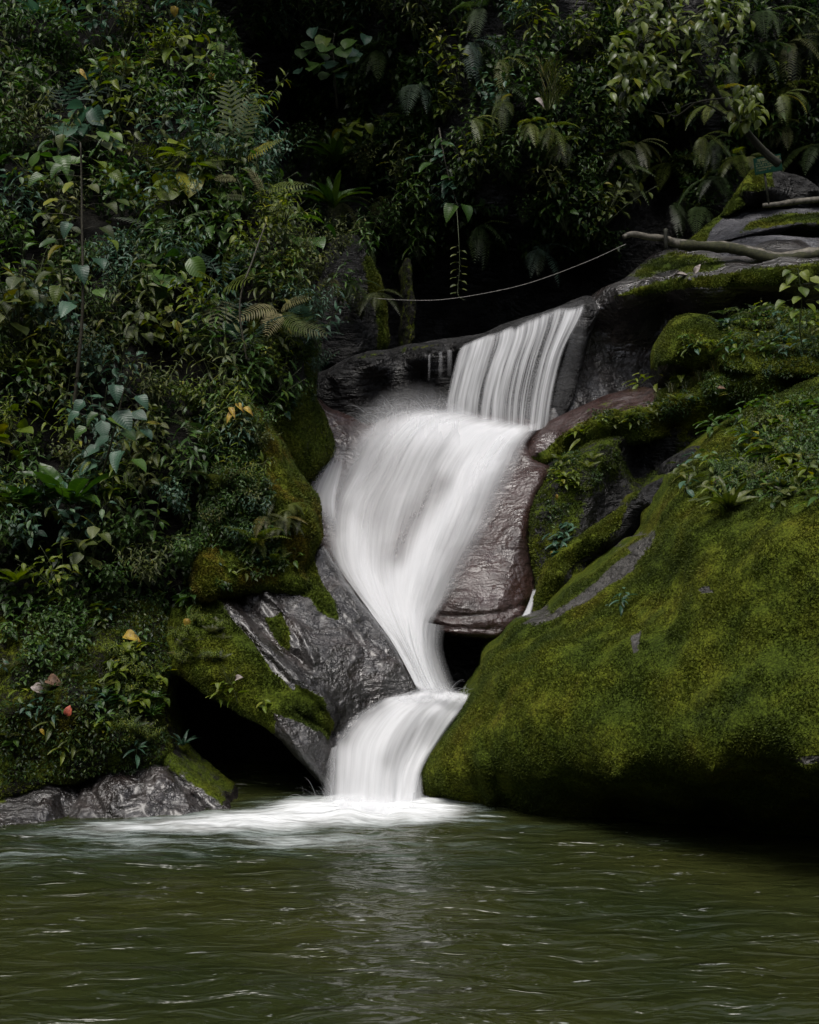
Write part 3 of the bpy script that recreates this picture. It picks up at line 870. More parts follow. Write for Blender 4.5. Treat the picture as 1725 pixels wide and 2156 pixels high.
boulder = rock("boulder", [(889, 1650), (887, 1619), (902, 1590), (928, 1559), (954, 1515), (985, 1470), (1004, 1431), (1018, 1391), (1032, 1371), (1055, 1353), (1067, 1333), (1080, 1320), (1096, 1309), (1122, 1301), (1154, 1298), (1172, 1277), (1195, 1245), (1227, 1219), (1257, 1201), (1299, 1167), (1348, 1131), (1378, 1118), (1389, 1090), (1397, 1052), (1411, 1015), (1423, 996), (1453, 966), (1476, 944), (1498, 914), (1528, 887), (1577, 861), (1640, 831), (1725, 786), (1950, 700), (1950, 1960), (1725, 1880), (1300, 1800), (1050, 1765), (930, 1735), (902, 1705)],
               [(887, 1640, 10.5), (954, 1515, 10.85), (1004, 1431, 11.0), (1067, 1333, 11.2), (1122, 1301, 11.3), (1227, 1219, 11.3), (1348, 1131, 11.2), (1397, 1052, 11.2), (1453, 966, 11.8), (1577, 861, 12.3), (1725, 790, 12.4), (1950, 700, 12.4),
                (940, 1640, 10.25), (1000, 1540, 10.3), (1060, 1430, 10.3), (1150, 1370, 10.2), (1100, 1560, 9.8), (1200, 1450, 9.7), (1300, 1320, 9.95), (1400, 1220, 10.1), (1450, 1120, 9.9), (1500, 1040, 10.45), (1600, 960, 11.2), (1725, 900, 11.3),
                (1300, 1560, 9.05), (1150, 1640, 9.6), (1300, 1630, 8.95), (1500, 1630, 8.3), (1700, 1620, 7.85), (1500, 1400, 8.85), (1700, 1350, 8.5), (1600, 1200, 9.0), (1720, 1120, 8.9), (1600, 1085, 9.5), (1720, 1040, 9.5),
                (1060, 1700, 10.3), (1200, 1700, 10.0), (1300, 1700, 9.9), (1500, 1690, 9.5), (1700, 1690, 9.1), (1060, 1745, 10.4), (1300, 1770, 10.1), (1500, 1790, 9.8), (1720, 1830, 9.5), (1950, 1850, 9.2), (1950, 1500, 7.6), (1950, 1100, 9.0), (910, 1700, 10.7), (1000, 1700, 10.4)],
               "rock_boulder", Rr=30, roll=.22, thick=1.6, step=5.5, amp=.10, freq=1.7, jag=2.5, seed=35, moss_base=.95, octv=6,
               grooves=[([(1022, 1600), (1028, 1640), (1034, 1715)], -.10, 9), ([(1000, 1425), (985, 1520), (940, 1600)], -.05, 18), ([(1030, 1375), (1060, 1345), (1100, 1332), (1180, 1318), (1260, 1270), (1330, 1215)], .05, 10),
                        ([(1385, 1150), (1400, 1090), (1430, 1040), (1480, 1000), (1560, 930), (1650, 870)], -.10, 22), ([(1335, 1300), (1340, 1340), (1335, 1370)], .03, 8)],
               moss=[([(1085, 1318), (1122, 1299), (1154, 1297), (1200, 1270), (1260, 1215), (1300, 1165), (1385, 1115), (1370, 1150), (1330, 1195), (1260, 1250), (1190, 1300), (1130, 1322)], .12, 9),
                     ([(1180, 1265), (1232, 1222), (1320, 1155), (1330, 1165), (1262, 1215), (1205, 1262)], .9, 6),
                     ([(1470, 1240), (1490, 1232), (1500, 1246), (1478, 1250)], .1, 8), ([(1640, 1602), (1725, 1585), (1760, 1595), (1700, 1608)], .15, 8), ([(1325, 1335), (1345, 1310), (1345, 1370), (1332, 1380)], .2, 6),
                     ([(895, 1700), (1020, 1690), (1070, 1700), (1300, 1668), (1500, 1672), (1960, 1668), (1960, 1990), (890, 1850)], .62, 16)],  # underside moss set as darkness for the overhang's shade, covering paler rock
               tufts=130000, tuft_h=.017, label="huge boulder blanketed in green moss at the edge of the pool", cat="boulder")

dark_wall = rock("mossy_rock", [(520, 690), (600, 640), (648, 640), (664, 690), (668, 730), (664, 790), (666, 836), (680, 862), (695, 894), (706, 940), (700, 965), (670, 1000), (655, 1016), (600, 1000), (540, 900)],
     [(648, 645, 13.4), (668, 730, 13.3), (664, 830, 13.3), (700, 930, 13.2), (600, 700, 12.9), (620, 850, 12.85), (660, 950, 12.9), (560, 800, 12.8), (640, 1010, 12.9)],
     "rock_dark", Rr=26, roll=.3, thick=1, step=6, amp=.08, freq=2.6, jag=2, seed=38, moss_base=.75, tufts=8000, tuft_h=.025, key="wall2",
     moss=[([(640, 880), (700, 890), (710, 960), (650, 1020), (620, 1000)], .62, 14)],
     label="dark mossy rock wall between the outcrop and the cascade's upper edge", cat="rock")
outcrop = rock("mossy_outcrop", [(470, 860), (500, 838), (522, 839), (550, 872), (585, 914), (604, 946), (620, 979), (640, 1012), (660, 1044), (670, 1066), (676, 1090), (682, 1134), (671, 1155), (664, 1186), (690, 1240), (640, 1260), (520, 1250), (420, 1260), (400, 1200), (440, 1000)],
     [(480, 860, 12.1), (522, 842, 12.2), (585, 914, 12.1), (640, 1012, 12.0), (680, 1120, 11.9), (664, 1186, 11.8), (520, 920, 11.7), (560, 1000, 11.5), (600, 1080, 11.4), (620, 1150, 11.5), (480, 1000, 11.6), (480, 1150, 11.4), (560, 1200, 11.3), (640, 1230, 11.4), (450, 1240, 11.1)],
     "rock_warm", tuft_mat="moss_warm", Rr=34, roll=.35, thick=1, step=6, amp=.14, freq=2.3, jag=2.5, seed=40, moss_base=.9, grooves=[([(520, 850), (575, 930), (625, 1030), (655, 1100), (660, 1170)], -.07, 30), ([(560, 1000), (590, 1080), (600, 1180)], .07, 30)], tufts=22000, tuft_h=.022, key="outcrop",
     label="steep outcrop clothed in orange-tinged moss next to the cascade", cat="rock")
wet = rock("wet_slab", [(340, 1300), (400, 1240), (480, 1215), (560, 1205), (640, 1190), (664, 1163), (681, 1150), (700, 1180), (721, 1213), (742, 1242), (761, 1270), (790, 1304), (815, 1336), (832, 1362), (848, 1390), (866, 1420), (882, 1451), (905, 1470), (890, 1520), (830, 1565), (775, 1605), (730, 1640), (700, 1672), (691, 1668), (675, 1650), (650, 1622), (625, 1596), (600, 1568), (575, 1545), (540, 1520), (505, 1500), (468, 1478), (445, 1466), (425, 1455), (405, 1438), (385, 1424), (361, 1416), (345, 1400), (335, 1350)],
     [(340, 1310, 11.2), (480, 1220, 11.6), (664, 1165, 11.9), (700, 1190, 11.9), (761, 1275, 11.6), (815, 1340, 11.4), (881, 1449, 11.2), (801, 1466, 11.08), (890, 1500, 11.2), (820, 1550, 11.0), (712, 1535, 10.86), (760, 1600, 10.85), (700, 1660, 10.6), (625, 1596, 10.5), (540, 1520, 10.5), (425, 1455, 10.6), (361, 1416, 10.8),
      (400, 1350, 10.75), (480, 1300, 11.1), (440, 1420, 10.55), (560, 1260, 11.35), (540, 1400, 10.7), (600, 1330, 11.05), (650, 1280, 11.3), (700, 1330, 11.2), (650, 1430, 10.7), (740, 1400, 11.05), (600, 1480, 10.55), (680, 1520, 10.65), (650, 1570, 10.5), (820, 1410, 11.15)],
     "rock_grey", Rr=16, roll=.15, thick=.7, step=4.5, amp=.07, freq=2.6, jag=1.6, seed=42, moss_base=.16, octv=5, ridged=.2, key="wet",
     grooves=[([(455, 1260), (520, 1320), (580, 1385), (640, 1440), (700, 1490)], -.09, 9), ([(500, 1262), (545, 1312), (590, 1360), (640, 1400)], .16, 17), ([(560, 1250), (600, 1290), (640, 1345), (660, 1395)], -.10, 10), ([(600, 1290), (625, 1330), (650, 1370)], .06, 12),
              ([(580, 1500), (620, 1560), (690, 1655)], -.06, 8), ([(625, 1500), (680, 1535), (700, 1550)], .09, 9), ([(660, 1200), (720, 1300), (790, 1400)], .03, 10)],
     moss=[([(330, 1300), (420, 1230), (455, 1262), (480, 1290), (530, 1350), (570, 1410), (620, 1460), (660, 1500), (640, 1520), (575, 1500), (580, 1545), (500, 1510), (400, 1450), (330, 1420)], .95, 9),
           ([(480, 1210), (560, 1195), (660, 1170), (668, 1205), (690, 1250), (712, 1305), (690, 1300), (650, 1262), (600, 1245), (560, 1243), (500, 1240)], .95, 7),
           ([(552, 1300), (590, 1290), (610, 1330), (612, 1370), (590, 1360), (570, 1330)], .9, 6),
           ([(625, 1440), (680, 1470), (700, 1520), (690, 1560), (660, 1540), (610, 1500)], .8, 8)],
     tufts=16000, tuft_h=.018, label="wet glistening grey slab slanting down from the cascade, moss along its upper side", cat="rock")

lowbank = rock("mossy_bank", [(-300, 1230), (0, 1240), (200, 1250), (330, 1262), (356, 1300), (362, 1380), (350, 1440), (345, 1500), (362, 1560), (356, 1600), (300, 1625), (200, 1640), (120, 1660), (-300, 1720)],
     [(-300, 1240, 11.0), (100, 1250, 11.0), (330, 1270, 11.1), (350, 1400, 10.75), (345, 1500, 10.6), (340, 1600, 10.35), (200, 1630, 10.25), (0, 1650, 10.1), (100, 1450, 10.35), (250, 1420, 10.5), (200, 1540, 10.25), (-300, 1600, 9.8)],
     "soil", Rr=24, roll=.25, thick=1.2, step=7, amp=.13, freq=2.2, jag=3, seed=45, moss_base=.47, tufts=17000, tuft_h=.02, key="lowbank",
     lumps=[(20, 1500, 50, .25), (250, 1545, 45, .15), (150, 1480, 60, .15), (60, 1390, 40, .12)],
     label="mossy bank of earth and stones above the shiny shore rocks", cat="bank")
rock("shore_rock", [(150, 1740), (158, 1680), (170, 1640), (184, 1622), (216, 1602), (262, 1596), (300, 1588), (335, 1566), (360, 1580), (385, 1604), (412, 1626), (437, 1648), (462, 1668), (482, 1686), (486, 1740)],
     [(170, 1640, 10.45), (262, 1598, 10.6), (335, 1568, 10.65), (385, 1605, 10.5), (437, 1650, 10.4), (482, 1690, 10.3), (250, 1650, 10.1), (330, 1640, 10.2), (200, 1700, 10.0), (330, 1700, 10.05), (450, 1710, 10.15), (250, 1740, 9.9)],
     "rock_grey", Rr=14, roll=.16, thick=.7, step=4.5, amp=.07, freq=3.6, jag=2, seed=47, octv=5, ridged=.3, moss_base=.14, key="shore1",
     grooves=[([(320, 1590), (380, 1650), (450, 1720)], .09, 9), ([(180, 1640), (210, 1700), (230, 1740)], .05, 8)],
     moss=[([(325, 1560), (390, 1600), (480, 1680), (470, 1700), (400, 1650), (340, 1610)], .6, 9), ([(180, 1620), (230, 1595), (310, 1585), (300, 1600), (230, 1612)], .7, 6)], tufts=1500,
     label="shiny black corrugated rock at the waterline beside the cave mouth", cat="rock")
rock("shore_rock", [(-250, 1700), (-60, 1690), (30, 1650), (62, 1632), (100, 1622), (135, 1618), (160, 1632), (180, 1665), (205, 1700), (222, 1750), (-250, 1780)],
     [(-250, 1700, 10.0), (60, 1635, 10.4), (150, 1628, 10.45), (200, 1700, 10.3), (100, 1680, 10.05), (0, 1740, 9.7), (180, 1740, 9.95)],
     "rock_grey", Rr=16, roll=.2, thick=.7, step=5, amp=.08, freq=3.4, jag=2.5, seed=48, octv=5, ridged=.3, key="shore2", moss_base=.1,
     moss=[([(140, 1615), (165, 1625), (215, 1710), (195, 1705)], .85, 6), ([(-250, 1690), (40, 1640), (60, 1650), (0, 1700), (-250, 1730)], .6, 10)], tufts=1200,
     label="dark low shore rock with a dead triangular leaf on it", cat="rock")
rock("pillar_rock", [(600, 770), (640, 700), (668, 600), (700, 530), (745, 500), (775, 545), (795, 585), (808, 610), (816, 645), (812, 690), (806, 738), (740, 770)],
     [(690, 600, 16.4), (745, 520, 16.6), (800, 600, 16.3), (812, 690, 16.2), (740, 640, 15.9), (760, 720, 15.8), (670, 740, 16.0)],
     "rock_dark", Rr=18, roll=.3, thick=1, step=6, amp=.22, freq=2, jag=6, seed=50, moss_base=0.30, tufts=5000, tuft_h=.03, key="pillar",  # little moss on dark rock: occlusion shade built into the colour
     moss=[([(770, 540), (800, 580), (820, 640), (815, 740), (798, 740), (800, 650), (770, 590)], .95, 8)],
     label="dark upright rock mass with a mossy edge standing left behind the curtain fall", cat="rock")
rock("pillar_rock", [(838, 740), (842, 640), (848, 560), (858, 545), (870, 570), (875, 640), (872, 735), (856, 745)],
     [(845, 560, 17), (860, 640, 16.6), (856, 740, 16.5)], "soil", Rr=14, roll=.25, thick=.5, step=6, amp=.10, freq=3, jag=4, seed=51, moss_base=.42, tufts=2500, tuft_h=.03, key="pillar2",  # near-black soil material on rock carries the column's occluded shade
     label="thin mossy column of rock between the dark pillar and the hanging vine", cat="rock")

# the gorge beyond the frame: its side walls and the wooded slope behind the camera leave only the sky overhead
def wall_sheet(fx, fy, h, seed):
    n, m = 60, 26
    t = np.linspace(0, 1, n)
    z = np.linspace(-1.2, h, m)
    T, Z = np.meshgrid(t, z)
    p = np.stack([fx(T) , fy(T), Z], -1).reshape(-1, 3)
    c = np.array([0, 6, 0])
    out = p - c
    out[:, 2] = 0
    out /= np.linalg.norm(out, axis=1)[:, None]
    p = p + out * (0.22 * p[:, 2:3].clip(0) + 0.9 * fbm(p * 0.45, 4, seed)[:, None])
    ii = (np.arange(m - 1)[:, None] * n + np.arange(n - 1)[None]).ravel()
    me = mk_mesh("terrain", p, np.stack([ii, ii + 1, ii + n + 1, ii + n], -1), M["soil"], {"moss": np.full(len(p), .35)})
    props(obj("terrain", me), kind="structure")


wall_sheet(lambda t: -8.0 + 0 * t, lambda t: -11 + 34 * t, 13, 61)
wall_sheet(lambda t: 7.5 + 0 * t, lambda t: -11 + 34 * t, 13, 62)
wall_sheet(lambda t: -9 + 18 * t, lambda t: -10 - 2 * np.sin(np.pi * t), 11, 63)

#@@WATER
# ------------------------------------------------------------------ falling water
def sheet(name, rows, nu, nv, dens_fn, contrast, bulge=0.0, seed=0, wob=0.012, parent=None):
    """rows: list of [(u,v,y), ...] across, top to bottom; every row is resampled to nu, columns to nv."""
    rr = np.array([curve3(P(*np.array(r, float).T), nu) for r in rows])      # (rows, nu, 3)
    cc = np.stack([curve3(rr[:, j], nv) for j in range(nu)], 1)              # (nv, nu, 3)
    s = np.linspace(0, 1, nu)[None].repeat(nv, 0)
    t = np.linspace(0, 1, nv)[:, None].repeat(nu, 1)
    width = np.linalg.norm(rr[:, -1] - rr[:, 0], axis=1).mean()
    along = np.concatenate([[0], np.cumsum(np.linalg.norm(np.diff(cc[:, nu // 2], axis=0), axis=1))])
    fx = s * width
    fy = along[:, None].repeat(nu, 1)
    q = np.stack([fx.ravel() * 7, fy.ravel() * 0.9, np.full(fx.size, seed * 5.1)], -1)
    p = cc.reshape(-1, 3).copy()
    off = wob * fbm(q, 3, seed) + bulge * (1 - (2 * s.ravel() - 1) ** 2)
    p[:, 1] -= off
    p[:, 2] += off * 0.35
    d = dens_fn(s.ravel(), t.ravel(), p)
    u = (p[:, 0] / p[:, 1]) * F + CX
    v = CY - (p[:, 2] - H) / p[:, 1] * F
    ii = (np.arange(nv - 1)[:, None] * nu + np.arange(nu - 1)[None]).ravel()
    fq = np.stack([ii, ii + nu, ii + nu + 1, ii + 1], -1)
    c = contrast(s.ravel(), t.ravel()) if callable(contrast) else np.full(len(p), contrast)
    me = mk_mesh(name, p, fq, M["fall"], {"dens": np.clip(d, 0, 1.3), "contrast": c}, uv=np.stack([fx.ravel() + seed * 3.3, fy.ravel()], -1))
    o = obj(name, me, parent)
    if parent is None:
        props(o, kind="structure")
    return o


def ef(s, a=0.06, b=0.06):
    return smooth(s, 0, a) * smooth(1 - s, 0, b)


# thin film sliding over the lip, then the curtain
cur_rows = [
    [(975, 722, 14.55), (1060, 690, 14.55), (1120, 665, 14.55), (1180, 645, 14.5), (1232, 630, 14.5)],
    [(968, 731, 14.22), (1060, 700, 14.2), (1120, 676, 14.18), (1180, 657, 14.18), (1235, 642, 14.18)],
    [(960, 752, 14.10), (1054, 728, 14.05), (1115, 706, 14.02), (1172, 685, 14.0), (1226, 668, 14.0)],
    [(948, 800, 13.98), (1035, 785, 13.9), (1095, 768, 13.86), (1148, 752, 13.84), (1190, 738, 13.86)],
    [(939, 845, 13.9), (1022, 845, 13.8), (1080, 838, 13.74), (1130, 830, 13.72), (1168, 820, 13.75)],
    [(936, 890, 13.85), (1018, 905, 13.7), (1075, 912, 13.62), (1120, 908, 13.6), (1156, 900, 13.65)],
]


def cur_d(s, t, p):
    rag = fbm(np.stack([s * 14, s * 0 + 2, s * 0], -1), 3, 73)
    film = smooth(t - 0.10 * rag, 0.10, 0.26)
    n = fbm(np.stack([s * 9, t * 0.6, s * 0 + 3], -1), 3, 71)
    return ef(s, .05, .10) * (0.03 + 0.52 * film + 0.16 * n * film) * (1 - 0.0 * t)


sheet("waterfall", cur_rows, 120, 60, cur_d, lambda s, t: 0.95 * smooth(t, .05, .3) + 0.1, seed=1, wob=.02)
# veil of drops beside the curtain
sheet("waterfall", [[(1205, 655, 14.2), (1238, 642, 14.2)], [(1195, 720, 14.0), (1240, 705, 14.05)], [(1172, 800, 13.9), (1222, 790, 13.95)], [(1155, 890, 13.75), (1190, 880, 13.8)]], 30, 40,
      lambda s, t, p: ef(s, .2, .7) * 0.10 * (1 - t) ** .5, 0.5, seed=2)
# a few trickles left of the curtain
for u0, v0, w in ((928, 742, 5), (947, 738, 6), (904, 748, 3)):
    sheet("waterfall", [[(u0 - w, v0, 14.25), (u0 + w, v0 - 2, 14.25)], [(u0 - w, v0 + 25, 14.2), (u0 + w, v0 + 24, 14.2)], [(u0 - w - 1, v0 + 55, 14.15), (u0 + w - 1, v0 + 55, 14.15)]], 8, 16,
          lambda s, t, p: ef(s, .4, .4) * .20 * (1 - t), .6, seed=3)

main_rows = [
    [(948, 860, 13.95), (975, 862, 13.9), (1005, 866, 13.84), (1040, 874, 13.76), (1075, 884, 13.68), (1110, 890, 13.63), (1152, 884, 13.6)],
    [(856, 862, 13.92), (895, 866, 13.85), (938, 872, 13.78), (985, 882, 13.7), (1035, 895, 13.6), (1085, 904, 13.52), (1142, 897, 13.52)],
    [(780, 893, 13.72), (832, 888, 13.66), (886, 890, 13.6), (942, 899, 13.52), (1000, 914, 13.42), (1058, 924, 13.36), (1112, 932, 13.32)],
    [(730, 946, 13.45), (786, 938, 13.4), (846, 938, 13.34), (908, 944, 13.26), (972, 953, 13.18), (1036, 960, 13.14), (1102, 964, 13.14)],
    [(706, 1000, 13.22), (758, 998, 13.12), (818, 997, 13.06), (882, 996, 13.0), (948, 995, 12.94), (1016, 994, 12.92), (1088, 1004, 12.98)],
    [(680, 1056, 13.0), (726, 1062, 12.85), (785, 1062, 12.75), (855, 1060, 12.7), (925, 1058, 12.65), (995, 1056, 12.65), (1062, 1058, 12.72)],
    [(676, 1118, 12.75), (718, 1125, 12.55), (775, 1128, 12.45), (835, 1130, 12.38), (900, 1130, 12.35), (965, 1128, 12.35), (1034, 1112, 12.48)],
    [(692, 1168, 12.5), (728, 1185, 12.28), (775, 1195, 12.18), (825, 1200, 12.1), (880, 1202, 12.08), (930, 1204, 12.08), (988, 1202, 12.2)],
    [(735, 1230, 12.1), (760, 1245, 11.95), (795, 1255, 11.88), (830, 1262, 11.84), (865, 1265, 11.82), (905, 1268, 11.84), (948, 1262, 11.95)],
    [(778, 1288, 11.75), (800, 1300, 11.66), (822, 1308, 11.62), (845, 1312, 11.6), (868, 1315, 11.6), (890, 1316, 11.62), (916, 1312, 11.7)],
    [(822, 1348, 11.5), (836, 1355, 11.45), (850, 1360, 11.42), (864, 1364, 11.42), (878, 1368, 11.43), (894, 1372, 11.45), (912, 1372, 11.5)],
    [(855, 1405, 11.3), (866, 1412, 11.27), (877, 1418, 11.26), (888, 1422, 11.26), (900, 1428, 11.28), (914, 1432, 11.3), (930, 1434, 11.34)],
    [(878, 1452, 11.15), (888, 1458, 11.14), (898, 1462, 11.14), (910, 1464, 11.14), (922, 1466, 11.15), (936, 1468, 11.16), (952, 1470, 11.2)],
]


def main_d(s, t, p):
    u = (p[:, 0] / p[:, 1]) * F + CX
    v = CY - (p[:, 2] - H) / p[:, 1] * F
    q = np.stack([u, v], -1)
    d = 0.60 * np.ones(len(s))
    G = lambda line, w: np.exp(-(seg_dist(q, line, False) / w) ** 2)
    d += 0.50 * G([(1110, 912), (1030, 955), (975, 1020), (915, 1110), (850, 1205), (835, 1260), (850, 1330), (885, 1440)], 40)
    d += 0.34 * G([(735, 1010), (728, 1090), (750, 1180), (790, 1260), (835, 1340), (880, 1445)], 34)
    d += 0.45 * G([(880, 895), (980, 908), (1090, 910)], 42)
    d += 0.22 * G([(800, 905), (760, 950)], 34)
    # thin, see-through parts: the grey wedge between the two streams, the veil by the left wall, the frayed right edge
    d -= 0.46 * G([(930, 1020), (880, 1090), (838, 1170)], 27)
    d -= 0.16 * G([(800, 990), (790, 1080)], 40)
    d -= 0.35 * G([(668, 1000), (664, 1040)], 26)
    d -= 0.20 * G([(1010, 1020), (965, 1095), (930, 1150)], 16)
    d -= 0.30 * smooth(v, 1330, 1400) * smooth(s, .35, .9)
    n = fbm(np.stack([s * 6, t * 1.2, s * 0 + 8], -1), 3, 77)
    d += 0.16 * n
    rag = fbm(np.stack([s * 0 + 1.7, t * 9, s * 3], -1), 3, 83)
    e = smooth(s, 0, .27 + .12 * rag - .18 * smooth(t, .35, .7)) * smooth(1 - s, 0, .20 + .10 * rag)
    top = smooth(t, 0, .13) * smooth(1 - t, 0, .05)
    return d * e * top


sheet("waterfall", main_rows, 150, 170, main_d, lambda s, t: 0.52 - 0.32 * smooth(t, .45, .8), seed=4, wob=.03, bulge=0.0)
# looser strands in front of it
sheet("waterfall", [[(u, v, y - .07) for (u, v, y) in r] for r in main_rows], 120, 150,
      lambda s, t, p: (0.22 + 0.22 * fbm(np.stack([s * 7, t * 1.5, s * 0 + 4], -1), 3, 91)) * ef(s, .12, .12) * smooth(t, 0, .2) * smooth(1 - t, 0, .1), 0.75, seed=14, wob=.06, bulge=0.0)
# spray veil thrown up at the foot of the curtain
sheet("waterfall", [[(760, 850, 14.05), (820, 815, 14.1), (890, 800, 14.1), (960, 830, 14.0), (1010, 860, 13.9)], [(725, 895, 13.9), (800, 855, 13.95), (890, 840, 13.95), (970, 858, 13.85), (1050, 885, 13.7)],
                    [(700, 950, 13.6), (790, 905, 13.6), (890, 890, 13.6), (980, 900, 13.55), (1090, 915, 13.5)], [(690, 1000, 13.3), (790, 970, 13.25), (890, 950, 13.2), (980, 950, 13.2), (1080, 960, 13.2)]],
      70, 50, lambda s, t, p: ef(s, .3, .3) * 0.32 * smooth(t, 0, .75) * smooth(1 - t, 0, .35), 0.35, seed=5, wob=.08)
sheet("waterfall", [[(704, 925, 13.5), (735, 935, 13.45)], [(672, 985, 13.2), (722, 1000, 13.15)], [(648, 1030, 12.95), (712, 1060, 12.85)], [(655, 1090, 12.75), (716, 1120, 12.6)]], 30, 40, lambda s, t, p: ef(s, .6, .25) * .58 * smooth(t, 0, .4) * smooth(1 - t, 0, .3), .5, seed=17)
# veil that falls clear of the brown slab's lower edge
sheet("waterfall", [[(868, 1300, 11.75), (905, 1312, 11.8), (940, 1318, 11.85)], [(868, 1350, 11.5), (902, 1362, 11.6), (936, 1368, 11.7)], [(880, 1410, 11.3), (920, 1425, 11.4), (960, 1440, 11.5)], [(890, 1462, 11.15), (935, 1468, 11.2), (985, 1472, 11.25)]],
      40, 50, lambda s, t, p: ef(s, .15, .5) * 0.42, 0.5, seed=6)
# the trickle at the slab's right corner
sheet("waterfall", [[(1122, 1240, 12.15), (1130, 1238, 12.2)], [(1110, 1275, 12.0), (1124, 1272, 12.05)], [(1090, 1312, 11.8), (1116, 1306, 11.85)]], 14, 30,
      lambda s, t, p: ef(s, .3, .4) * .75 * smooth(t, 0, .15), .3, seed=7)

# froth where the cascade drops into the lower chute
sheet("waterfall", [[(820, 1458, 11.25), (866, 1446, 11.25), (915, 1444, 11.25), (955, 1452, 11.25), (992, 1456, 11.2)], [(806, 1470, 11.1), (858, 1464, 11.05), (912, 1462, 11.05), (955, 1464, 11.05), (990, 1468, 11.05)], [(800, 1488, 10.98), (850, 1484, 10.9), (905, 1482, 10.88), (950, 1482, 10.92), (984, 1484, 11.0)]],
      60, 24, lambda s, t, p: ef(s, .2, .15) * smooth(t, 0, .6) * smooth(1 - t, 0, .5) * (0.5 + .8 * fbm(np.stack([s * 14, t * 3, s * 0], -1), 3, 93)), 0.3, seed=15, wob=.05)
low_rows = [
    [(868, 1462, 11.36), (894, 1458, 11.38), (920, 1460, 11.4), (946, 1457, 11.4), (970, 1460, 11.38), (992, 1460, 11.35)],
    [(826, 1466, 11.15), (860, 1466, 11.16), (894, 1466, 11.17), (926, 1467, 11.18), (956, 1468, 11.19), (987, 1470, 11.2)],
    [(780, 1483, 11.0), (820, 1483, 10.98), (860, 1483, 10.98), (899, 1484, 11.0), (938, 1486, 11.03), (976, 1491, 11.06)],
    [(738, 1512, 10.87), (780, 1512, 10.83), (824, 1512, 10.81), (868, 1512, 10.82), (912, 1513, 10.85), (958, 1516, 10.92)],
    [(706, 1560, 10.74), (745, 1562, 10.68), (790, 1566, 10.64), (835, 1570, 10.62), (880, 1572, 10.64), (926, 1562, 10.74)],
    [(700, 1612, 10.62), (738, 1614, 10.54), (780, 1620, 10.48), (820, 1624, 10.46), (856, 1626, 10.46), (893, 1616, 10.52)],
    [(697, 1655, 10.52), (735, 1662, 10.44), (775, 1670, 10.38), (815, 1676, 10.35), (848, 1678, 10.34), (880, 1668, 10.38)],
    [(692, 1692, 10.42), (732, 1702, 10.36), (772, 1710, 10.30), (812, 1716, 10.26), (845, 1718, 10.24), (874, 1712, 10.26)],
]


def low_d(s, t, p):
    u = (p[:, 0] / p[:, 1]) * F + CX
    v = CY - (p[:, 2] - H) / p[:, 1] * F
    q = np.stack([u, v], -1)
    d = 0.92 * np.ones(len(s))
    d -= 0.62 * np.exp(-(seg_dist(q, [(790, 1480), (745, 1510), (722, 1545)], False) / 26) ** 2)
    d -= 0.28 * np.exp(-(seg_dist(q, [(900, 1520), (850, 1570), (820, 1600)], False) / 26) ** 2)
    d -= 0.22 * np.exp(-(seg_dist(q, [(950, 1500), (910, 1560)], False) / 20) ** 2)
    d += 0.12 * fbm(np.stack([s * 7, t * 1.0, s * 0 + 2], -1), 3, 79)
    return d * smooth(s, 0, .12) * smooth(1 - s, 0, .08) * smooth(t, 0, .08)


sheet("waterfall", low_rows, 120, 100, low_d, lambda s, t: 0.34 + 0.0 * t, seed=8, wob=.045, bulge=.05)
# froth skirt at the foot
sheet("waterfall", [[(668, 1676, 10.42), (720, 1668, 10.36), (775, 1672, 10.28), (830, 1676, 10.22), (875, 1680, 10.26), (908, 1694, 10.32)], [(650, 1694, 10.3), (705, 1692, 10.18), (770, 1698, 10.08), (830, 1702, 10.02), (885, 1702, 10.1), (925, 1708, 10.2)], [(640, 1712, 10.2), (700, 1716, 10.02), (765, 1722, 9.9), (830, 1726, 9.86), (890, 1722, 9.98), (940, 1722, 10.1)]],
      80, 30, lambda s, t, p: ef(s, .25, .25) * smooth(t, 0, .55) * smooth(1 - t, 0, .4) * (0.5 + .8 * fbm(np.stack([s * 12, t * 2.5, s * 0 + 6], -1), 3, 95)), 0.25, seed=16, wob=.05)
# side veils where the lower drop frays
sheet("waterfall", [[(688, 1578, 10.7), (712, 1570, 10.68)], [(684, 1630, 10.55), (708, 1625, 10.5)], [(676, 1690, 10.4), (704, 1690, 10.35)]], 16, 30, lambda s, t, p: ef(s, .5, .3) * .3, .55, seed=9)
sheet("waterfall", [[(872, 1640, 10.5), (890, 1630, 10.5)], [(868, 1670, 10.35), (893, 1665, 10.42)], [(858, 1712, 10.22), (899, 1708, 10.3)]], 16, 24, lambda s, t, p: ef(s, .3, .5) * .4, .6, seed=10)


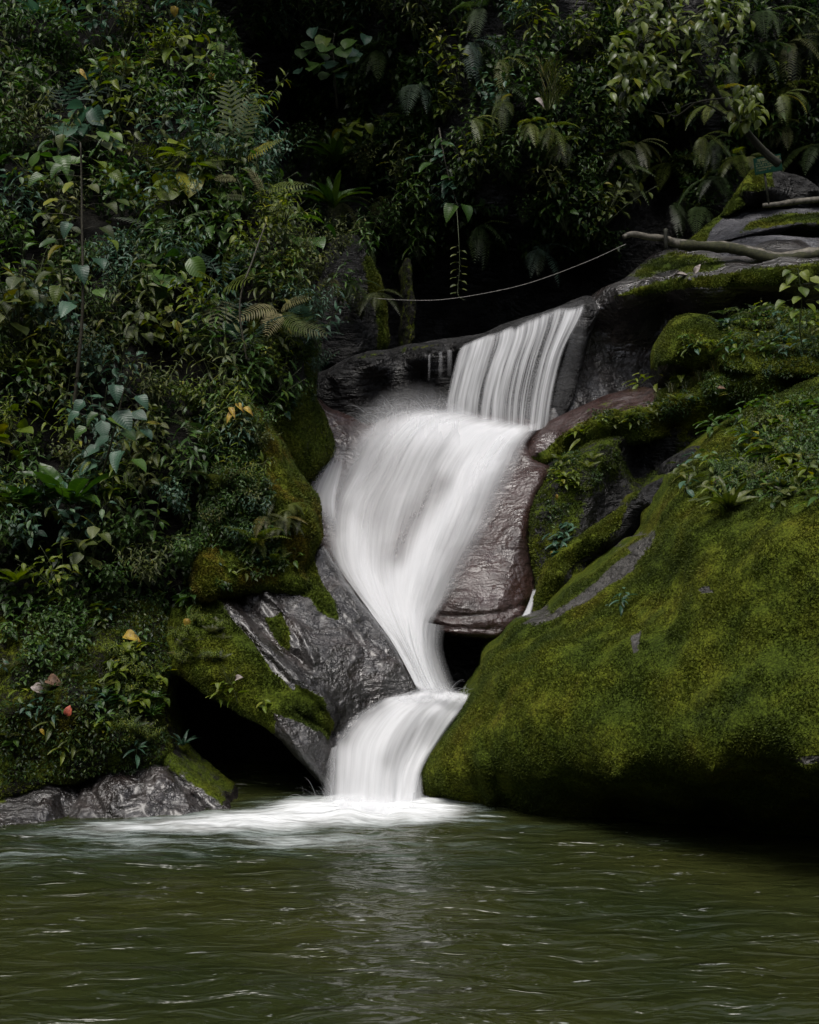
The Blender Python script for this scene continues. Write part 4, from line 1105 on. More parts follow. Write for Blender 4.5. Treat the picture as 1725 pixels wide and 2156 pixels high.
def arcs(name, specs, r0):
    """thin ballistic threads of spray"""
    V, Fq, D = [], [], []
    n0 = 0
    for (x, vel, T, w) in specs:
        t = np.linspace(0, T, 9)
        c = np.array(x)[None] + np.array(vel)[None] * t[:, None] + np.array([0, 0, -4.9])[None] * t[:, None] ** 2
        tg = np.gradient(c, axis=0)
        sd = np.cross(tg, [0, 1, 0.2])
        sd /= np.linalg.norm(sd, axis=1)[:, None] + 1e-9
        ww = (w * np.sin(np.linspace(0.25, 1, 9) * np.pi) ** .7)[:, None]
        v = np.stack([c - sd * ww, c + sd * ww], 1).reshape(-1, 3)
        V.append(v)
        i = np.arange(8) * 2 + n0
        Fq.append(np.stack([i, i + 1, i + 3, i + 2], -1))
        D.append(np.full(18, rng.uniform(.14, .45)))
        n0 += 18
    V = np.concatenate(V)
    me = mk_mesh(name, V, np.concatenate(Fq), M["fall"], {"dens": np.concatenate(D), "contrast": np.zeros(len(V))}, uv=np.zeros((len(V), 2)))
    return props(obj(name, me), kind="stuff")


sp = []
for k in range(190):
    u = rng.uniform(800, 960); v = 868 + rng.normal(0, 8)
    x = P(u, v, rng.uniform(13.6, 13.95))
    ang = rng.normal(-0.55, 0.5)
    s = rng.uniform(0.9, 2.1)
    sp.append((x, (s * math.sin(ang), rng.normal(-.2, .15), s * math.cos(ang)), rng.uniform(.12, .26), rng.uniform(.0008, .0018)))
for k in range(40):
    u = rng.uniform(760, 830); v = 885 + rng.normal(0, 10)
    sp.append((P(u, v, 13.8), (rng.normal(-.9, .3), -.2, rng.uniform(.5, 1.6)), rng.uniform(.12, .24), rng.uniform(.0015, .003)))
for k in range(26):
    u = rng.uniform(640, 705); v = 1685 + rng.normal(0, 6)
    sp.append((P(u, v, 10.35), (rng.normal(-.7, .4), -.1, rng.uniform(.6, 2.0)), rng.uniform(.08, .2), rng.uniform(.0006, .0014)))
for k in range(40):
    u = rng.uniform(915, 985); v = 1460 + rng.normal(0, 6)
    sp.append((P(u, v, 11.15), (rng.normal(.3, .4), -.1, rng.uniform(.4, 1.5)), rng.uniform(.08, .2), rng.uniform(.0012, .003)))
arcs("spray", sp, .002)
#@@PLANTS
# ------------------------------------------------------------------ leaves and plants
PROFILE = {
    "oval": lambda t: np.sin(np.pi * t ** 0.85) ** 0.8 * 0.24,
    "lance": lambda t: np.sin(np.pi * t ** 0.7) ** 1.0 * 0.135,
    "heart": lambda t: (np.sin(np.pi * np.clip(t, 0, 1) ** 0.52) ** 0.72) * 0.40,
    "round": lambda t: np.sqrt(np.clip(1 - (2 * t - 1) ** 2, 0, 1)) ** 0.85 * 0.46,
    "strap": lambda t: np.sin(np.pi * (0.12 + 0.88 * t) ** 0.9) ** 0.6 * 0.085,
    "obovate": lambda t: np.sin(np.pi * t ** 1.35) ** 0.8 * 0.17,
}


def leaf_geo(kind, nseg=6, fold=0.25, curl=0.35, wav=0.0):
    t = np.linspace(0, 1, nseg + 1)
    w = PROFILE[kind](t)
    w[0] = max(w[0], 0.01); w[-1] = 0.004
    y = t - (0.06 if kind == "heart" else 0) * np.sin(np.pi * t) * 0
    z0 = -curl * t ** 2 + 0.12 * t
    V, UV = [], []
    for i in range(nseg + 1):
        back = 0.10 * math.exp(-t[i] * 9) if kind in ("heart", "round") else 0
        for sx in (-1, -0.5, 0, 0.5, 1):
            zz_ = z0[i] + abs(sx) * w[i] * fold * 2 * (1 - 0.35 * abs(sx)) + wav * math.sin(6.5 * t[i] + 2 * sx) * abs(sx)
            V.append((sx * w[i], y[i] - back * abs(sx), zz_))
            UV.append((0.5 + sx * w[i], t[i]))
    Fq = []
    for i in range(nseg):
        for j in range(4):
            a = i * 5 + j
            Fq.append((a, a + 1, a + 6, a + 5))
    return np.array(V), np.array(Fq), np.array(UV)


LEAFMESH = {}


def leaf_mesh(kind, colour, var=0):
    key = (kind, colour, var)
    if key not in LEAFMESH:
        v, f, uv = leaf_geo(kind, 6 if kind != "strap" else 8, [0.22, 0.34, 0.12][var], [0.30, 0.50, 0.15][var], [0.02, 0.035, 0.03][var])
        if kind == "strap":
            v[:, 2] = v[:, 2] * 1.3
        LEAFMESH[key] = mk_mesh("leaf", v, f, LEAFCOL[colour], uv=uv)
    return LEAFMESH[key]


def frame(base, d, up, L, twist=0.0):
    d = np.asarray(d, float); d = d / (np.linalg.norm(d) + 1e-9)
    x = np.cross(d, up); nl = np.linalg.norm(x)
    x = np.array([1.0, 0, 0]) if nl < 1e-4 else x / nl
    z = np.cross(x, d)
    if twist:
        x, z = x * math.cos(twist) + z * math.sin(twist), z * math.cos(twist) - x * math.sin(twist)
    m = Matrix.Identity(4)
    for i in range(3):
        m[i][0], m[i][1], m[i][2], m[i][3] = x[i] * L, d[i] * L, z[i] * L, base[i]
    return m


class Proto:
    """a plant kind: one stem mesh and a list of parts (name, mesh maker, matrix)"""
    def __init__(s):
        s.stems = MB(); s.parts = []; s.stem_mesh = {}; s.stem_mat = "green_stem"; s.joined = None; s.joined_mesh = {}

    def stem(s, colour):
        if "x" not in s.stem_mesh:
            s.stem_mesh["x"] = s.stems.mesh("stem", M[s.stem_mat]) if s.stems.n else None
        return s.stem_mesh["x"]


pr = random.Random(5)


def g(a, b):
    return pr.uniform(a, b)


def shrub(n_st, hgt, n_lf, leaf, L, spread=0.7, opp=False, petiole=0.3, droop=0.35, joined=False, rad=0.006, lean=-0.35, woody=False):
    p = Proto()
    p.stem_mat = "stem" if woody else "green_stem"
    jv, jf, ja, juv, jn = [], [], [], [], 0
    tv, tf, tuv = leaf_geo(leaf, 3, 0.25, 0.35)
    if joined:
        # thin template: keep outer and middle columns only
        keep = [i * 5 + j for i in range(4) for j in (0, 2, 4)]
        tv, tuv = tv[keep], tuv[keep]
        tf = np.array([(i * 3 + j, i * 3 + j + 1, i * 3 + j + 4, i * 3 + j + 3) for i in range(3) for j in range(2)])
    for s_ in range(n_st):
        az = 2 * math.pi * (s_ + g(-.3, .3)) / n_st
        tilt = g(0.15, 1.0) * spread
        d0 = np.array([math.sin(az) * tilt, math.cos(az) * tilt + lean, 1.0])
        d0 /= np.linalg.norm(d0)
        Ls = hgt * g(0.6, 1.1)
        pts = [np.zeros(3)]
        d = d0.copy()
        for k in range(7):
            pts.append(pts[-1] + d * Ls / 7)
            d = d + np.array([g(-.08, .08), g(-.1, .05), -droop * 0.22])
            d /= np.linalg.norm(d)
        pts = np.array(pts)
        p.stems.tube(curve3(pts, 9), np.linspace(rad, rad * .35, 9), 4)
        cv = curve3(pts, 60)
        az0 = g(0, 6)
        for k in range(n_lf):
            t = 0.22 + 0.78 * (k + g(0, .5)) / n_lf
            i = min(58, int(t * 59))
            b = cv[i]
            tg = cv[min(i + 1, 59)] - cv[i]; tg /= np.linalg.norm(tg) + 1e-9
            for o in ((0, math.pi) if opp else (0,)):
                a = az0 + (k * (math.pi / 2 if opp else 2.4)) + o
                rx = np.cross(tg, [0.3, 0.1, 1]); rx /= np.linalg.norm(rx) + 1e-9
                ry = np.cross(tg, rx)
                rd = rx * math.cos(a) + ry * math.sin(a)
                dr = rd * 0.9 + tg * 0.35 + np.array([0, -0.15, -g(.15, .75)])
                dr /= np.linalg.norm(dr)
                ll = L * g(.65, 1.15) * (1 - 0.35 * max(0, t - .75) / .25)
                pb = b + (rd * .8 + tg * .3 + np.array([0, 0, .1])) * ll * petiole
                if petiole > .15 and not joined:
                    p.stems.tube([b, (b + pb) / 2 + np.array([0, 0, .01]), pb], rad * .25, 3)
                m = frame(pb, dr, np.array([g(-.3, .3), g(-.55, .1), 1.0]), ll, g(-.4, .4))
                if joined:
                    A = np.array(m)
                    jv.append(tv @ A[:3, :3].T + A[:3, 3]); jf.append(tf + jn); jn += len(tv)
                    ja.append(np.full(len(tv), pr.random())); juv.append(tuv)
                else:
                    p.parts.append(("leaf", leaf, pr.randrange(3), m))
    if joined:
        p.joined = (np.concatenate(jv), np.concatenate(jf), np.concatenate(ja), np.concatenate(juv))
    return p


FRONDMESH = {}


def frond_mesh(colour, n=16, plen=0.24, pw=0.05, arch=0.5, var=0, tip=0.9, droop=0.25):
    """a feather-shaped fern or palm-like frond along +Y, length 1, built from a midrib and two rows of leaflets"""
    key = (colour, n, plen, pw, arch, var, droop)
    if key in FRONDMESH:
        return FRONDMESH[key]
    rg = random.Random(var * 31 + n)
    t = np.linspace(0, 1, 14)
    mid = np.stack([0.04 * np.sin(2.2 * t + var), t * (1 - 0.15 * arch * t), arch * (0.55 * t - 0.85 * t ** 2)], -1)
    mb = MB()
    mb.tube(mid, np.linspace(0.008, 0.002, 14), 3, 0.0)
    V, Fq, UV = [np.concatenate(mb.v)], [np.concatenate(mb.f)], [np.zeros((mb.n, 2))]
    nn_ = mb.n
    cv = curve3(mid, 80)
    for k in range(n):
        tt = 0.12 + 0.86 * k / (n - 1)
        i = min(78, int(tt * 79))
        b = cv[i]; tg = cv[i + 1] - cv[i]; tg /= np.linalg.norm(tg)
        ln = plen * (math.sin(math.pi * (0.16 + 0.82 * tt)) ** tip) * rg.uniform(.9, 1.1)
        for sx in (-1, 1):
            d = np.array([sx * 1.0, 0, 0]) + tg * (0.35 + 0.35 * tt)
            d /= np.linalg.norm(d)
            dn = np.array([0, 0, -1.0])
            w = np.cross(d, [0, 0, 1]); w /= np.linalg.norm(w)
            hw = pw / 2 * (0.5 + 0.5 * ln / plen)
            q = [b - w * hw * .5, b + w * hw * .5,
                 b + d * ln * .45 + w * hw - dn * .01 + dn * droop * ln * .15, b + d * ln * .45 - w * hw - dn * .01 + dn * droop * ln * .15,
                 b + d * ln + dn * droop * ln * .7]
            V.append(np.array(q)); UV.append(np.array([(.4, 0), (.6, 0), (.7, .5), (.3, .5), (.5, 1)]))
            o = nn_
            Fq.append(np.array([(o, o + 1, o + 2), (o, o + 2, o + 3), (o + 3, o + 2, o + 4)]))
            nn_ += 5
    V = np.concatenate(V)
    FRONDMESH[key] = mk_mesh("frond", V, np.concatenate(Fq), FERNCOL[colour], uv=np.concatenate(UV))
    return FRONDMESH[key]


FERNCOL = {c: leaf_mat("frond_" + c.replace("-", "_").replace(" ", "_"), *k, 0.45, veins=False, trans=.35) for c, k in {
    "dark green": ((0.018, 0.034, 0.010), (0.030, 0.052, 0.014), (0.045, 0.070, 0.018)),
    "yellow-green": ((0.045, 0.065, 0.008), (0.075, 0.100, 0.012), (0.12, 0.14, 0.025)),
    "olive": ((0.028, 0.038, 0.010), (0.048, 0.058, 0.015), (0.075, 0.08, 0.026)),
    "pale": ((0.11, 0.11, 0.045), (0.17, 0.16, 0.07), (0.24, 0.21, 0.11)),
    "blue-green": ((0.022, 0.042, 0.028), (0.036, 0.066, 0.046), (0.06, 0.09, 0.065)),
}.items()}


def fern(n_fr, L, rise=0.7, n=17, plen=.19, pw=.03, arch=.7, hang=False, droop=.25):
    p = Proto()
    for k in range(n_fr):
        az = 2 * math.pi * (k + g(-.35, .35)) / n_fr
        if hang:
            d = np.array([math.sin(az) * .45, -0.5 - .2 * math.cos(az), g(-1.0, .1)])
        else:
            d = np.array([math.sin(az), math.cos(az) - .35, rise * g(.6, 1.3)])
        m = frame(np.zeros(3), d, np.array([0, -.25, 1.0]), L * g(.7, 1.15), g(-.3, .3))
        p.parts.append(("frond", (n, plen, pw, arch, k % 3, .9, droop), None, m))
    return p


def rosette(n, L, leaf="obovate", rise=.55):
    p = Proto()
    for k in range(n):
        az = k * 2.4
        d = np.array([math.sin(az), math.cos(az) - .3, rise * (0.4 + 1.5 * k / n) + g(-.1, .1)])
        p.parts.append(("leaf", leaf, pr.randrange(3), frame(np.array([0, 0, .02]), d, np.array([0, -.2, 1.0]), L * g(.75, 1.1), g(-.2, .2))))
    return p


def grass_proto(n, L):
    p = Proto()
    mb = MB()
    for k in range(n):
        az = g(0, 6.28)
        b = np.array([g(-.06, .06), g(-.04, .04), 0])
        d = np.array([math.sin(az) * .5, math.cos(az) * .5 - .2, 1.0]); d /= np.linalg.norm(d)
        l = L * g(.5, 1.1)
        w = np.cross(d, [0, 1, .1]); w = w / np.linalg.norm(w) * .0028
        m1 = b + d * l * .55
        m2 = b + d * l * .85 + np.array([d[0], d[1], -.2]) * l * .35
        mb.add([b - w, b + w, m1 + w * .9, m1 - w * .9, m2], [(0, 1, 2), (0, 2, 3), (3, 2, 4)], pr.random())
    p.blades = mb.mesh("blades", M["grass"])
    return p


KIND = {
    "heart": dict(name="heart_leaf_shrub", cat="shrub", word="broad-leaved shrub", protos=[shrub(4, .75, 6, "heart", .17, petiole=.45), shrub(3, .6, 7, "heart", .15, petiole=.5), shrub(5, .85, 5, "heart", .19, petiole=.4)]),
    "oval": dict(name="leafy_shrub", cat="shrub", word="oval-leaved shrub", protos=[shrub(7, .62, 8, "oval", .11), shrub(6, .7, 9, "oval", .10), shrub(8, .55, 7, "oval", .12)]),
    "lance": dict(name="narrow_leaf_shrub", cat="shrub", word="slender-leaved shrub", protos=[shrub(7, .65, 9, "lance", .15, petiole=.1), shrub(6, .7, 10, "lance", .135, petiole=.1, opp=False)]),
    "small": dict(name="small_leaf_shrub", cat="shrub", word="fine-leaved shrub", protos=[shrub(13, .55, 16, "oval", .06, joined=True, petiole=.1), shrub(12, .6, 18, "lance", .075, joined=True, petiole=.1), shrub(14, .5, 15, "oval", .065, joined=True, petiole=.1)]),
    "fern": dict(name="fern", cat="fern", word="arching fern", protos=[fern(8, .5), fern(7, .55, n=20), fern(9, .45, rise=.5)]),
    "hangfern": dict(name="hanging_fern", cat="fern", word="hanging fern", protos=[fern(6, .62, hang=True, n=20, plen=.2), fern(5, .7, hang=True, n=22, plen=.18), fern(7, .55, hang=True)]),
    "pinnate": dict(name="feather_leaf_plant", cat="plant", word="feather-leaved plant", protos=[fern(4, .75, rise=.8, n=12, plen=.21, pw=.045, arch=.6), fern(5, .65, rise=1.0, n=11, plen=.24, pw=.05, arch=.7)]),
    "rosette": dict(name="rosette_plant", cat="plant", word="leaf rosette", protos=[rosette(11, .34), rosette(13, .3)]),
    "strap": dict(name="strap_leaf_plant", cat="plant", word="strap-leaf tuft", protos=[rosette(14, .55, "strap", .8), rosette(11, .45, "strap", .7)]),
    "round": dict(name="round_leaf_plant", cat="plant", word="round-leaved plant", protos=[shrub(5, .55, 4, "round", .23, petiole=.5, spread=.9), shrub(4, .5, 5, "round", .2, petiole=.5, spread=.9)]),
    "seedling": dict(name="seedling", cat="seedling", word="seedling", protos=[shrub(1, .22, 5, "oval", .11, spread=.3, petiole=.25, droop=.1, rad=.003), shrub(1, .16, 6, "oval", .09, spread=.3, petiole=.2, rad=.003), shrub(2, .2, 4, "lance", .13, spread=.5, petiole=.12, rad=.003), shrub(2, .15, 4, "heart", .08, spread=.5, petiole=.3, rad=.003)]),
    "grass": dict(name="grass_tuft", cat="grass tuft", word="grass tuft", protos=[grass_proto(34, .26), grass_proto(28, .32), grass_proto(40, .2)]),
}

LAND = [(165, 760, "tall sapling"), (560, 1000, "mossy outcrop"), (505, 863, "yellow leaf cluster"), (240, 870, "drooping sapling"), (150, 1050, "big rosette"),
        (282, 1343, "yellow fallen leaf"), (420, 1560, "cave mouth"), (560, 1350, "wet slab"), (330, 1650, "shiny shore rock"), (590, 640, "pale frond"), (500, 230, "upright frond"), (600, 395, "long feather leaf"),
        (740, 640, "dark pillar rock"), (690, 110, "round-leaved plant"), (967, 580, "hanging vine"), (1100, 780, "water curtain"), (1313, 499, "log tip"), (1617, 340, "green sign"),
        (1450, 730, "round mossy boulder"), (1400, 110, "glossy-leaved tree"), (1330, 330, "drooping ferns"), (1560, 240, "leaning trunk"), (1690, 600, "heart-leaved seedling"), (1400, 1000, "boulder's ridge"),
        (1230, 900, "ledge foot"), (1200, 1080, "moss-draped block"), (1540, 1080, "boulder's strap tuft"), (1680, 950, "boulder's crest"), (960, 200, "cliff middle"), (120, 130, "bank top"), (1160, 190, "golden grass"), (143, 1496, "red fallen leaf"), (40, 690, "pale clump"), (355, 1335, "mossy shoulder"), (440, 1400, "cave roof"), (240, 1440, "bank middle"), (60, 1400, "mauve dead leaf"), (110, 1560, "low bank foot"), (1600, 1030, "boulder's brow"), (1560, 900, "boulder's upper edge"), (1300, 890, "ledge weeds"), (1500, 820, "ledge grass"), (1640, 690, "mossy hummock"), (400, 1130, "outcrop foot"), (300, 950, "bank centre"), (300, 600, "bank thicket"), (300, 250, "upper thicket"), (850, 330, "cliff hollow"), (1000, 100, "cliff top")]
USED = {}


def place_words(u, v):
    best = []
    for (lu, lv, w) in LAND:
        d = math.hypot(u - lu, v - lv)
        best.append((d, lu, lv, w))
    best.sort()
    out = []
    for d, lu, lv, w in best[:6]:
        dx, dy = u - lu, v - lv
        if d < 26:
            out.append("right at the " + w)
            continue
        far = "just " if d < 85 else ("" if d < 150 else "well ")
        if abs(dy) > 1.8 * abs(dx): s = "above" if dy < 0 else "below"
        else:
            side = "falls side of" if (dx > 0) == (lu < 950) else "far side of"
            s = ("on the " + side) if abs(dx) > 1.8 * abs(dy) else (("up" if dy < 0 else "down") + " on the " + side)
            if s.startswith("on") and far == "well ": far = "well out "
        out.append(f"{far}{s} the {w}")
    return out


def make_label(word, colour, size, u, v):
    adj = f"{size} {colour}".strip()
    pw = place_words(u, v)
    cands = [f"{adj} {word}, {w}" for w in pw] + [f"{adj} {word}, {pw[i]}, {pw[j]}" for i in range(5) for j in range(6) if i < j]
    for c in cands:
        if c not in USED and 4 <= len(c.split()) <= 16:
            USED[c] = 1
            return c, None
    for c in cands:
        if len(c.split()) <= 16:
            USED[c] = USED.get(c, 0) + 1
            return c, c
    return cands[0], None


GROUPNAME = {"heart": "broad-leaved shrubs on the gorge sides", "oval": "oval-leaved shrubs on the gorge sides", "lance": "slender-leaved shrubs on the gorge sides", "small": "fine-leaved shrubs on the gorge sides",
             "fern": "arching ferns", "hangfern": "ferns hanging on the cliff", "pinnate": "feather-leaved plants", "rosette": "leaf rosettes", "strap": "strap-leaved tufts", "round": "round-leaved plants", "seedling": "seedlings on the mossy rocks", "grass": "grass tufts on the ledges"}


def put(kind, u, v, y, sc=1.0, colour=None, var=None, rz=None, label=None, rx=0.0):
    K = KIND[kind]
    i = pr.randrange(len(K["protos"])) if var is None else var
    p = K["protos"][i]
    colour = colour or pr.choice(["dark green", "dark green", "blue-green", "yellow-green", "olive"])
    loc = P(u, v, y)
    if len(loc.shape) > 1: loc = loc[0]
    px = sc * F / float(y)
    e = empty(K["name"], loc, g(-.9, .9) if rz is None else rz, sc, rx)
    size = "tiny" if sc < .45 else "little" if sc < .8 else ("" if sc < 1.12 else ("large" if sc < 1.4 else "very large"))
    if label is None:
        label, gr = make_label(K["word"], colour, size, u, v - 0.2 * px)
    props(e, label, K["cat"], GROUPNAME[kind])
    if kind == "grass":
        obj("blades", p.blades, e)
        return e
    st = p.stem(colour)
    if st is not None:
        obj("stem", st, e)
    if p.joined is not None:
        k = "j" + colour
        if k not in p.joined_mesh:
            v_, f_, a_, uv_ = p.joined
            p.joined_mesh[k] = mk_mesh("foliage", v_, f_, LEAFCOL[colour], {"rnd": a_}, uv=uv_)
        o = obj("foliage", p.joined_mesh[k], e)
        o["kind"] = "stuff"
    for (nm, a, b, m) in p.parts:
        if nm == "leaf":
            obj("leaf", leaf_mesh(a, colour, b), e, m)
        else:
            obj("frond", frond_mesh(colour, *a[:4], var=a[4], tip=a[5], droop=a[6]), e, m)
    return e


def leaf_mass(name, S, n, size, poly=None, w=None, mat="leaf_mass", out=(0.0, 0.25), kinds=("oval", "lance"), label=None, parent=None, up=0.8):
    """undergrowth too fine to pick apart: small folded leaves in sprays over a surface"""
    pp, nn, uu = sample_surf(S, n, w, poly)
    # gather into sprays
    V, A = [], []
    gv = fbm(pp * 2.6, 3, 33)
    keep = gv > -0.12
    pp, nn, gv = pp[keep], nn[keep], gv[keep]
    n = len(pp)
    off = rng.uniform(out[0], out[1], n) * (0.5 + np.clip(gv, -.3, .8))
    base = pp + nn * off[:, None] * 0.6 + np.array([0, -0.8, 0.35]) * off[:, None]
    d = nn * 0.35 + rng.normal(size=(n, 3)) * 0.65 + np.array([0, -0.35, -0.25])
    d /= np.linalg.norm(d, axis=1)[:, None]
    upv = np.array([0, -0.35, up]) + rng.normal(size=(n, 3)) * 0.35
    x = np.cross(d, upv); x /= np.linalg.norm(x, axis=1)[:, None] + 1e-9
    z = np.cross(x, d)
    L = rng.uniform(size[0], size[1], n)
    W = L * np.where(rng.random(n) < .5, 0.24, 0.14)
    tmpl = [(0, 0, 0), (-1, .42, .22), (0, .45, 0.02), (1, .42, .22), (0, 1, -.2)]
    vv = []
    for (a, b, c) in tmpl:
        vv.append(base + x * (a * W)[:, None] + d * (b * L)[:, None] + z * (c * np.where(abs(a) > 0, W, L))[:, None])
    V = np.stack(vv, 1).reshape(-1, 3)
    i0 = (np.arange(n) * 5)[:, None]
    f = np.concatenate([i0 + np.array([[0, 2, 1]]), i0 + np.array([[0, 3, 2]]), i0 + np.array([[1, 2, 4]]), i0 + np.array([[2, 3, 4]])])
    rv = np.repeat(np.clip(0.45 + 0.5 * fbm(pp * 1.7, 3, 44) + rng.normal(0, .18, n), 0, .999), 5)
    me = mk_mesh(name, V, f, M[mat], {"rnd": rv}, uv=np.tile(np.array([(.5, 0), (.2, .4), (.5, .4), (.8, .4), (.5, 1)]), (n, 1)))
    o = obj(name, me, parent)
    o["kind"] = "stuff"
    return o


def scatter(poly, n, min_d, kinds, yfn, sc=(0.8, 1.25), colours=None, sink=0.03, avoid=()):
    poly = np.asarray(poly, float)
    lo, hi = poly.min(0), poly.max(0)
    got = []
    tries = 0
    names = [k for k, _ in kinds]; wts = [w for _, w in kinds]
    while len(got) < n and tries < n * 40:
        tries += 1
        q = np.array([pr.uniform(lo[0], hi[0]), pr.uniform(lo[1], hi[1])])
        if not inside(q[None], poly)[0]: continue
        if any(abs(q[0] - a) < min_d and math.hypot(q[0] - a, q[1] - b) < min_d for a, b in got): continue
        got.append((q[0], q[1]))
        k = pr.choices(names, wts)[0]
        y = float(yfn(q[0], q[1])[0]) + sink
        put(k, q[0], q[1], y, g(*sc), pr.choice(colours) if colours else None)
    return got


def tube_thing(name, label, cat, line, rad, mat, sides=10, n=40, wob=0.0, seed=0):
    pts = curve3(np.array([P(*p) for p in line]), n)
    o0 = pts[0].copy()
    rr = np.broadcast_to(np.asarray(rad, float), (n,)) if np.ndim(rad) == 0 else np.interp(np.linspace(0, 1, n), np.linspace(0, 1, len(rad)), rad)
    rr = rr * (1 + wob * fbm(pts * 6, 3, seed))
    mb = MB(); mb.tube(pts - o0, rr, sides)
    o = obj(name, mb.mesh(name, M[mat]))
    o.location = o0
    return props(o, label, cat)


SURF["ledge"], SURF["hump"] = SURF["mossy_ledge"], SURF["mossy_hummock"]
SB, SC_ = SURF["hillside"], SURF["cliff"]
bank_y = lambda u, v: SB.depth(u, v) - 0.28
cliff_y = lambda u, v: SC_.depth(u, v) - 0.3

# undergrowth masses
leaf_mass("undergrowth", SB, 40000, (.05, .11), poly=[(-60, -60), (330, -60), (430, 0), (530, 150), (600, 400), (650, 700), (640, 880), (540, 1250), (-60, 1350)], out=(-.04, .2), up=1.0)
leaf_mass("undergrowth", SC_, 48000, (.06, .14), poly=[(560, -60), (1765, -60), (1765, 330), (1560, 380), (1470, 470), (1390, 300), (1310, 420), (1310, 560), (1150, 560), (1050, 545), (960, 500), (880, 590), (760, 560), (640, 480), (600, 300)], out=(-.02, .4), up=1.0)

# left bank, from the top of the frame down to the mossy shore
scatter([(-30, 60), (240, 20), (430, 120), (520, 260), (560, 420), (300, 460), (-30, 420)], 34, 62, [("heart", 2), ("oval", 5), ("lance", 4), ("small", 3), ("round", .6), ("pinnate", 1), ("rosette", 1), ("fern", 1)], bank_y, (1.0, 1.45), ["dark green", "blue-green", "olive", "dark green", "yellow-green"])
scatter([(-30, 430), (300, 460), (560, 430), (620, 600), (650, 760), (420, 800), (-30, 800)], 46, 58, [("heart", 1.2), ("oval", 5), ("lance", 5), ("small", 6), ("fern", 1.5), ("pinnate", 1.2), ("round", .3)], bank_y, (.95, 1.25))
scatter([(-30, 800), (420, 800), (640, 770), (600, 900), (500, 960), (500, 1100), (420, 1230), (200, 1290), (-30, 1300)], 46, 55, [("heart", 1.4), ("oval", 4), ("lance", 3), ("small", 6), ("fern", 1.2), ("rosette", 1)], bank_y, (.8, 1.1), ["dark green", "dark green", "blue-green", "olive", "yellow-green"])
scatter([(350, 200), (520, 200), (600, 420), (640, 640), (650, 760), (440, 780), (330, 500)], 22, 60, [("small", 4), ("oval", 3), ("pinnate", 2), ("lance", 3)], lambda u, v: bank_y(u, v) - .25, (.8, 1.1), ["yellow-green", "yellow-green", "dark green", "blue-green"])
# back cliff
scatter([(720, 10), (1380, 10), (1340, 240), (1290, 480), (1150, 540), (960, 480), (860, 520), (760, 420), (700, 120)], 62, 62, [("oval", 4), ("lance", 4), ("small", 6), ("hangfern", 4), ("fern", .6), ("heart", .8)], cliff_y, (.9, 1.45), ["dark green", "dark green", "olive", "blue-green", "yellow-green"])
scatter([(1330, 10), (1740, 10), (1740, 330), (1600, 330), (1480, 460), (1400, 420), (1380, 240)], 40, 58, [("oval", 3), ("hangfern", 5), ("small", 4), ("lance", 2), ("heart", 1)], cliff_y, (.9, 1.4), ["dark green", "dark green", "olive", "yellow-green"])
scatter([(240, -10), (720, -10), (760, 100), (560, 130), (470, 60)], 18, 62, [("oval", 3), ("lance", 2), ("small", 2), ("heart", 2)], cliff_y, (1.1, 1.5), ["dark green", "dark green", "blue-green"])
scatter([(640, 330), (800, 320), (880, 420), (900, 560), (780, 560), (680, 470)], 12, 60, [("hangfern", 3), ("strap", 2), ("lance", 2), ("small", 2)], lambda u, v: cliff_y(u, v) - .6, (1.0, 1.3), ["dark green", "olive"])


scatter([(600, 430), (672, 600), (684, 700), (655, 770), (600, 720), (590, 560)], 12, 42, [("small", 4), ("lance", 3), ("fern", 1.5), ("oval", 2)], lambda u, v: np.array([12.75]), (.6, .9), ["yellow-green", "dark green", "olive", "blue-green"])
scatter([(680, 520), (800, 540), (812, 620), (760, 680), (690, 640)], 9, 45, [("hangfern", 3), ("small", 3), ("lance", 2)], lambda u, v: np.array([15.7]), (.7, 1.0), ["dark green", "olive"])

# unseen leaf masses added above the gorge to shade the bank top and ravine
for (x0, x1, y0, y1, z0, z1, n) in ((-7.5, -0.5, 14.0, 18.5, 10.6, 12.4, 4200), (0.5, 8, 17.0, 20.5, 11.6, 13.5, 3000)):
    c = np.stack([rng.uniform(x0, x1, n), rng.uniform(y0, y1, n), rng.uniform(z0, z1, n)], -1)
    c = c[fbm(c * .7, 3, 70) > -.15]
    m = len(c)
    d = rng.normal(size=(m, 3)); d[:, 2] = -.3; d /= np.linalg.norm(d, axis=1)[:, None]
    x = np.cross(d, np.array([0, 0, 1.0]) + rng.normal(size=(m, 3)) * .3); x /= np.linalg.norm(x, axis=1)[:, None]
    L = rng.uniform(.18, .34, m)[:, None]
    V = np.stack([c, c + d * L * .5 + x * L * .3, c + d * L, c + d * L * .5 - x * L * .3], 1).reshape(-1, 3)
    me = mk_mesh("added_shade_leaves", V, np.arange(len(V)).reshape(-1, 4), M["leaf_mass"], {"rnd": np.repeat(rng.random(m), 4)}, uv=np.tile(np.array([(.5, 0), (.8, .5), (.5, 1), (.2, .5)]), (m, 1)))
    obj("added_shade_leaves", me)["kind"] = "stuff"


# ---- particular plants of the photograph
def surf_y(key, u, v, off=0.0):
    return float(SURF[key].depth(u, v)[0]) + off


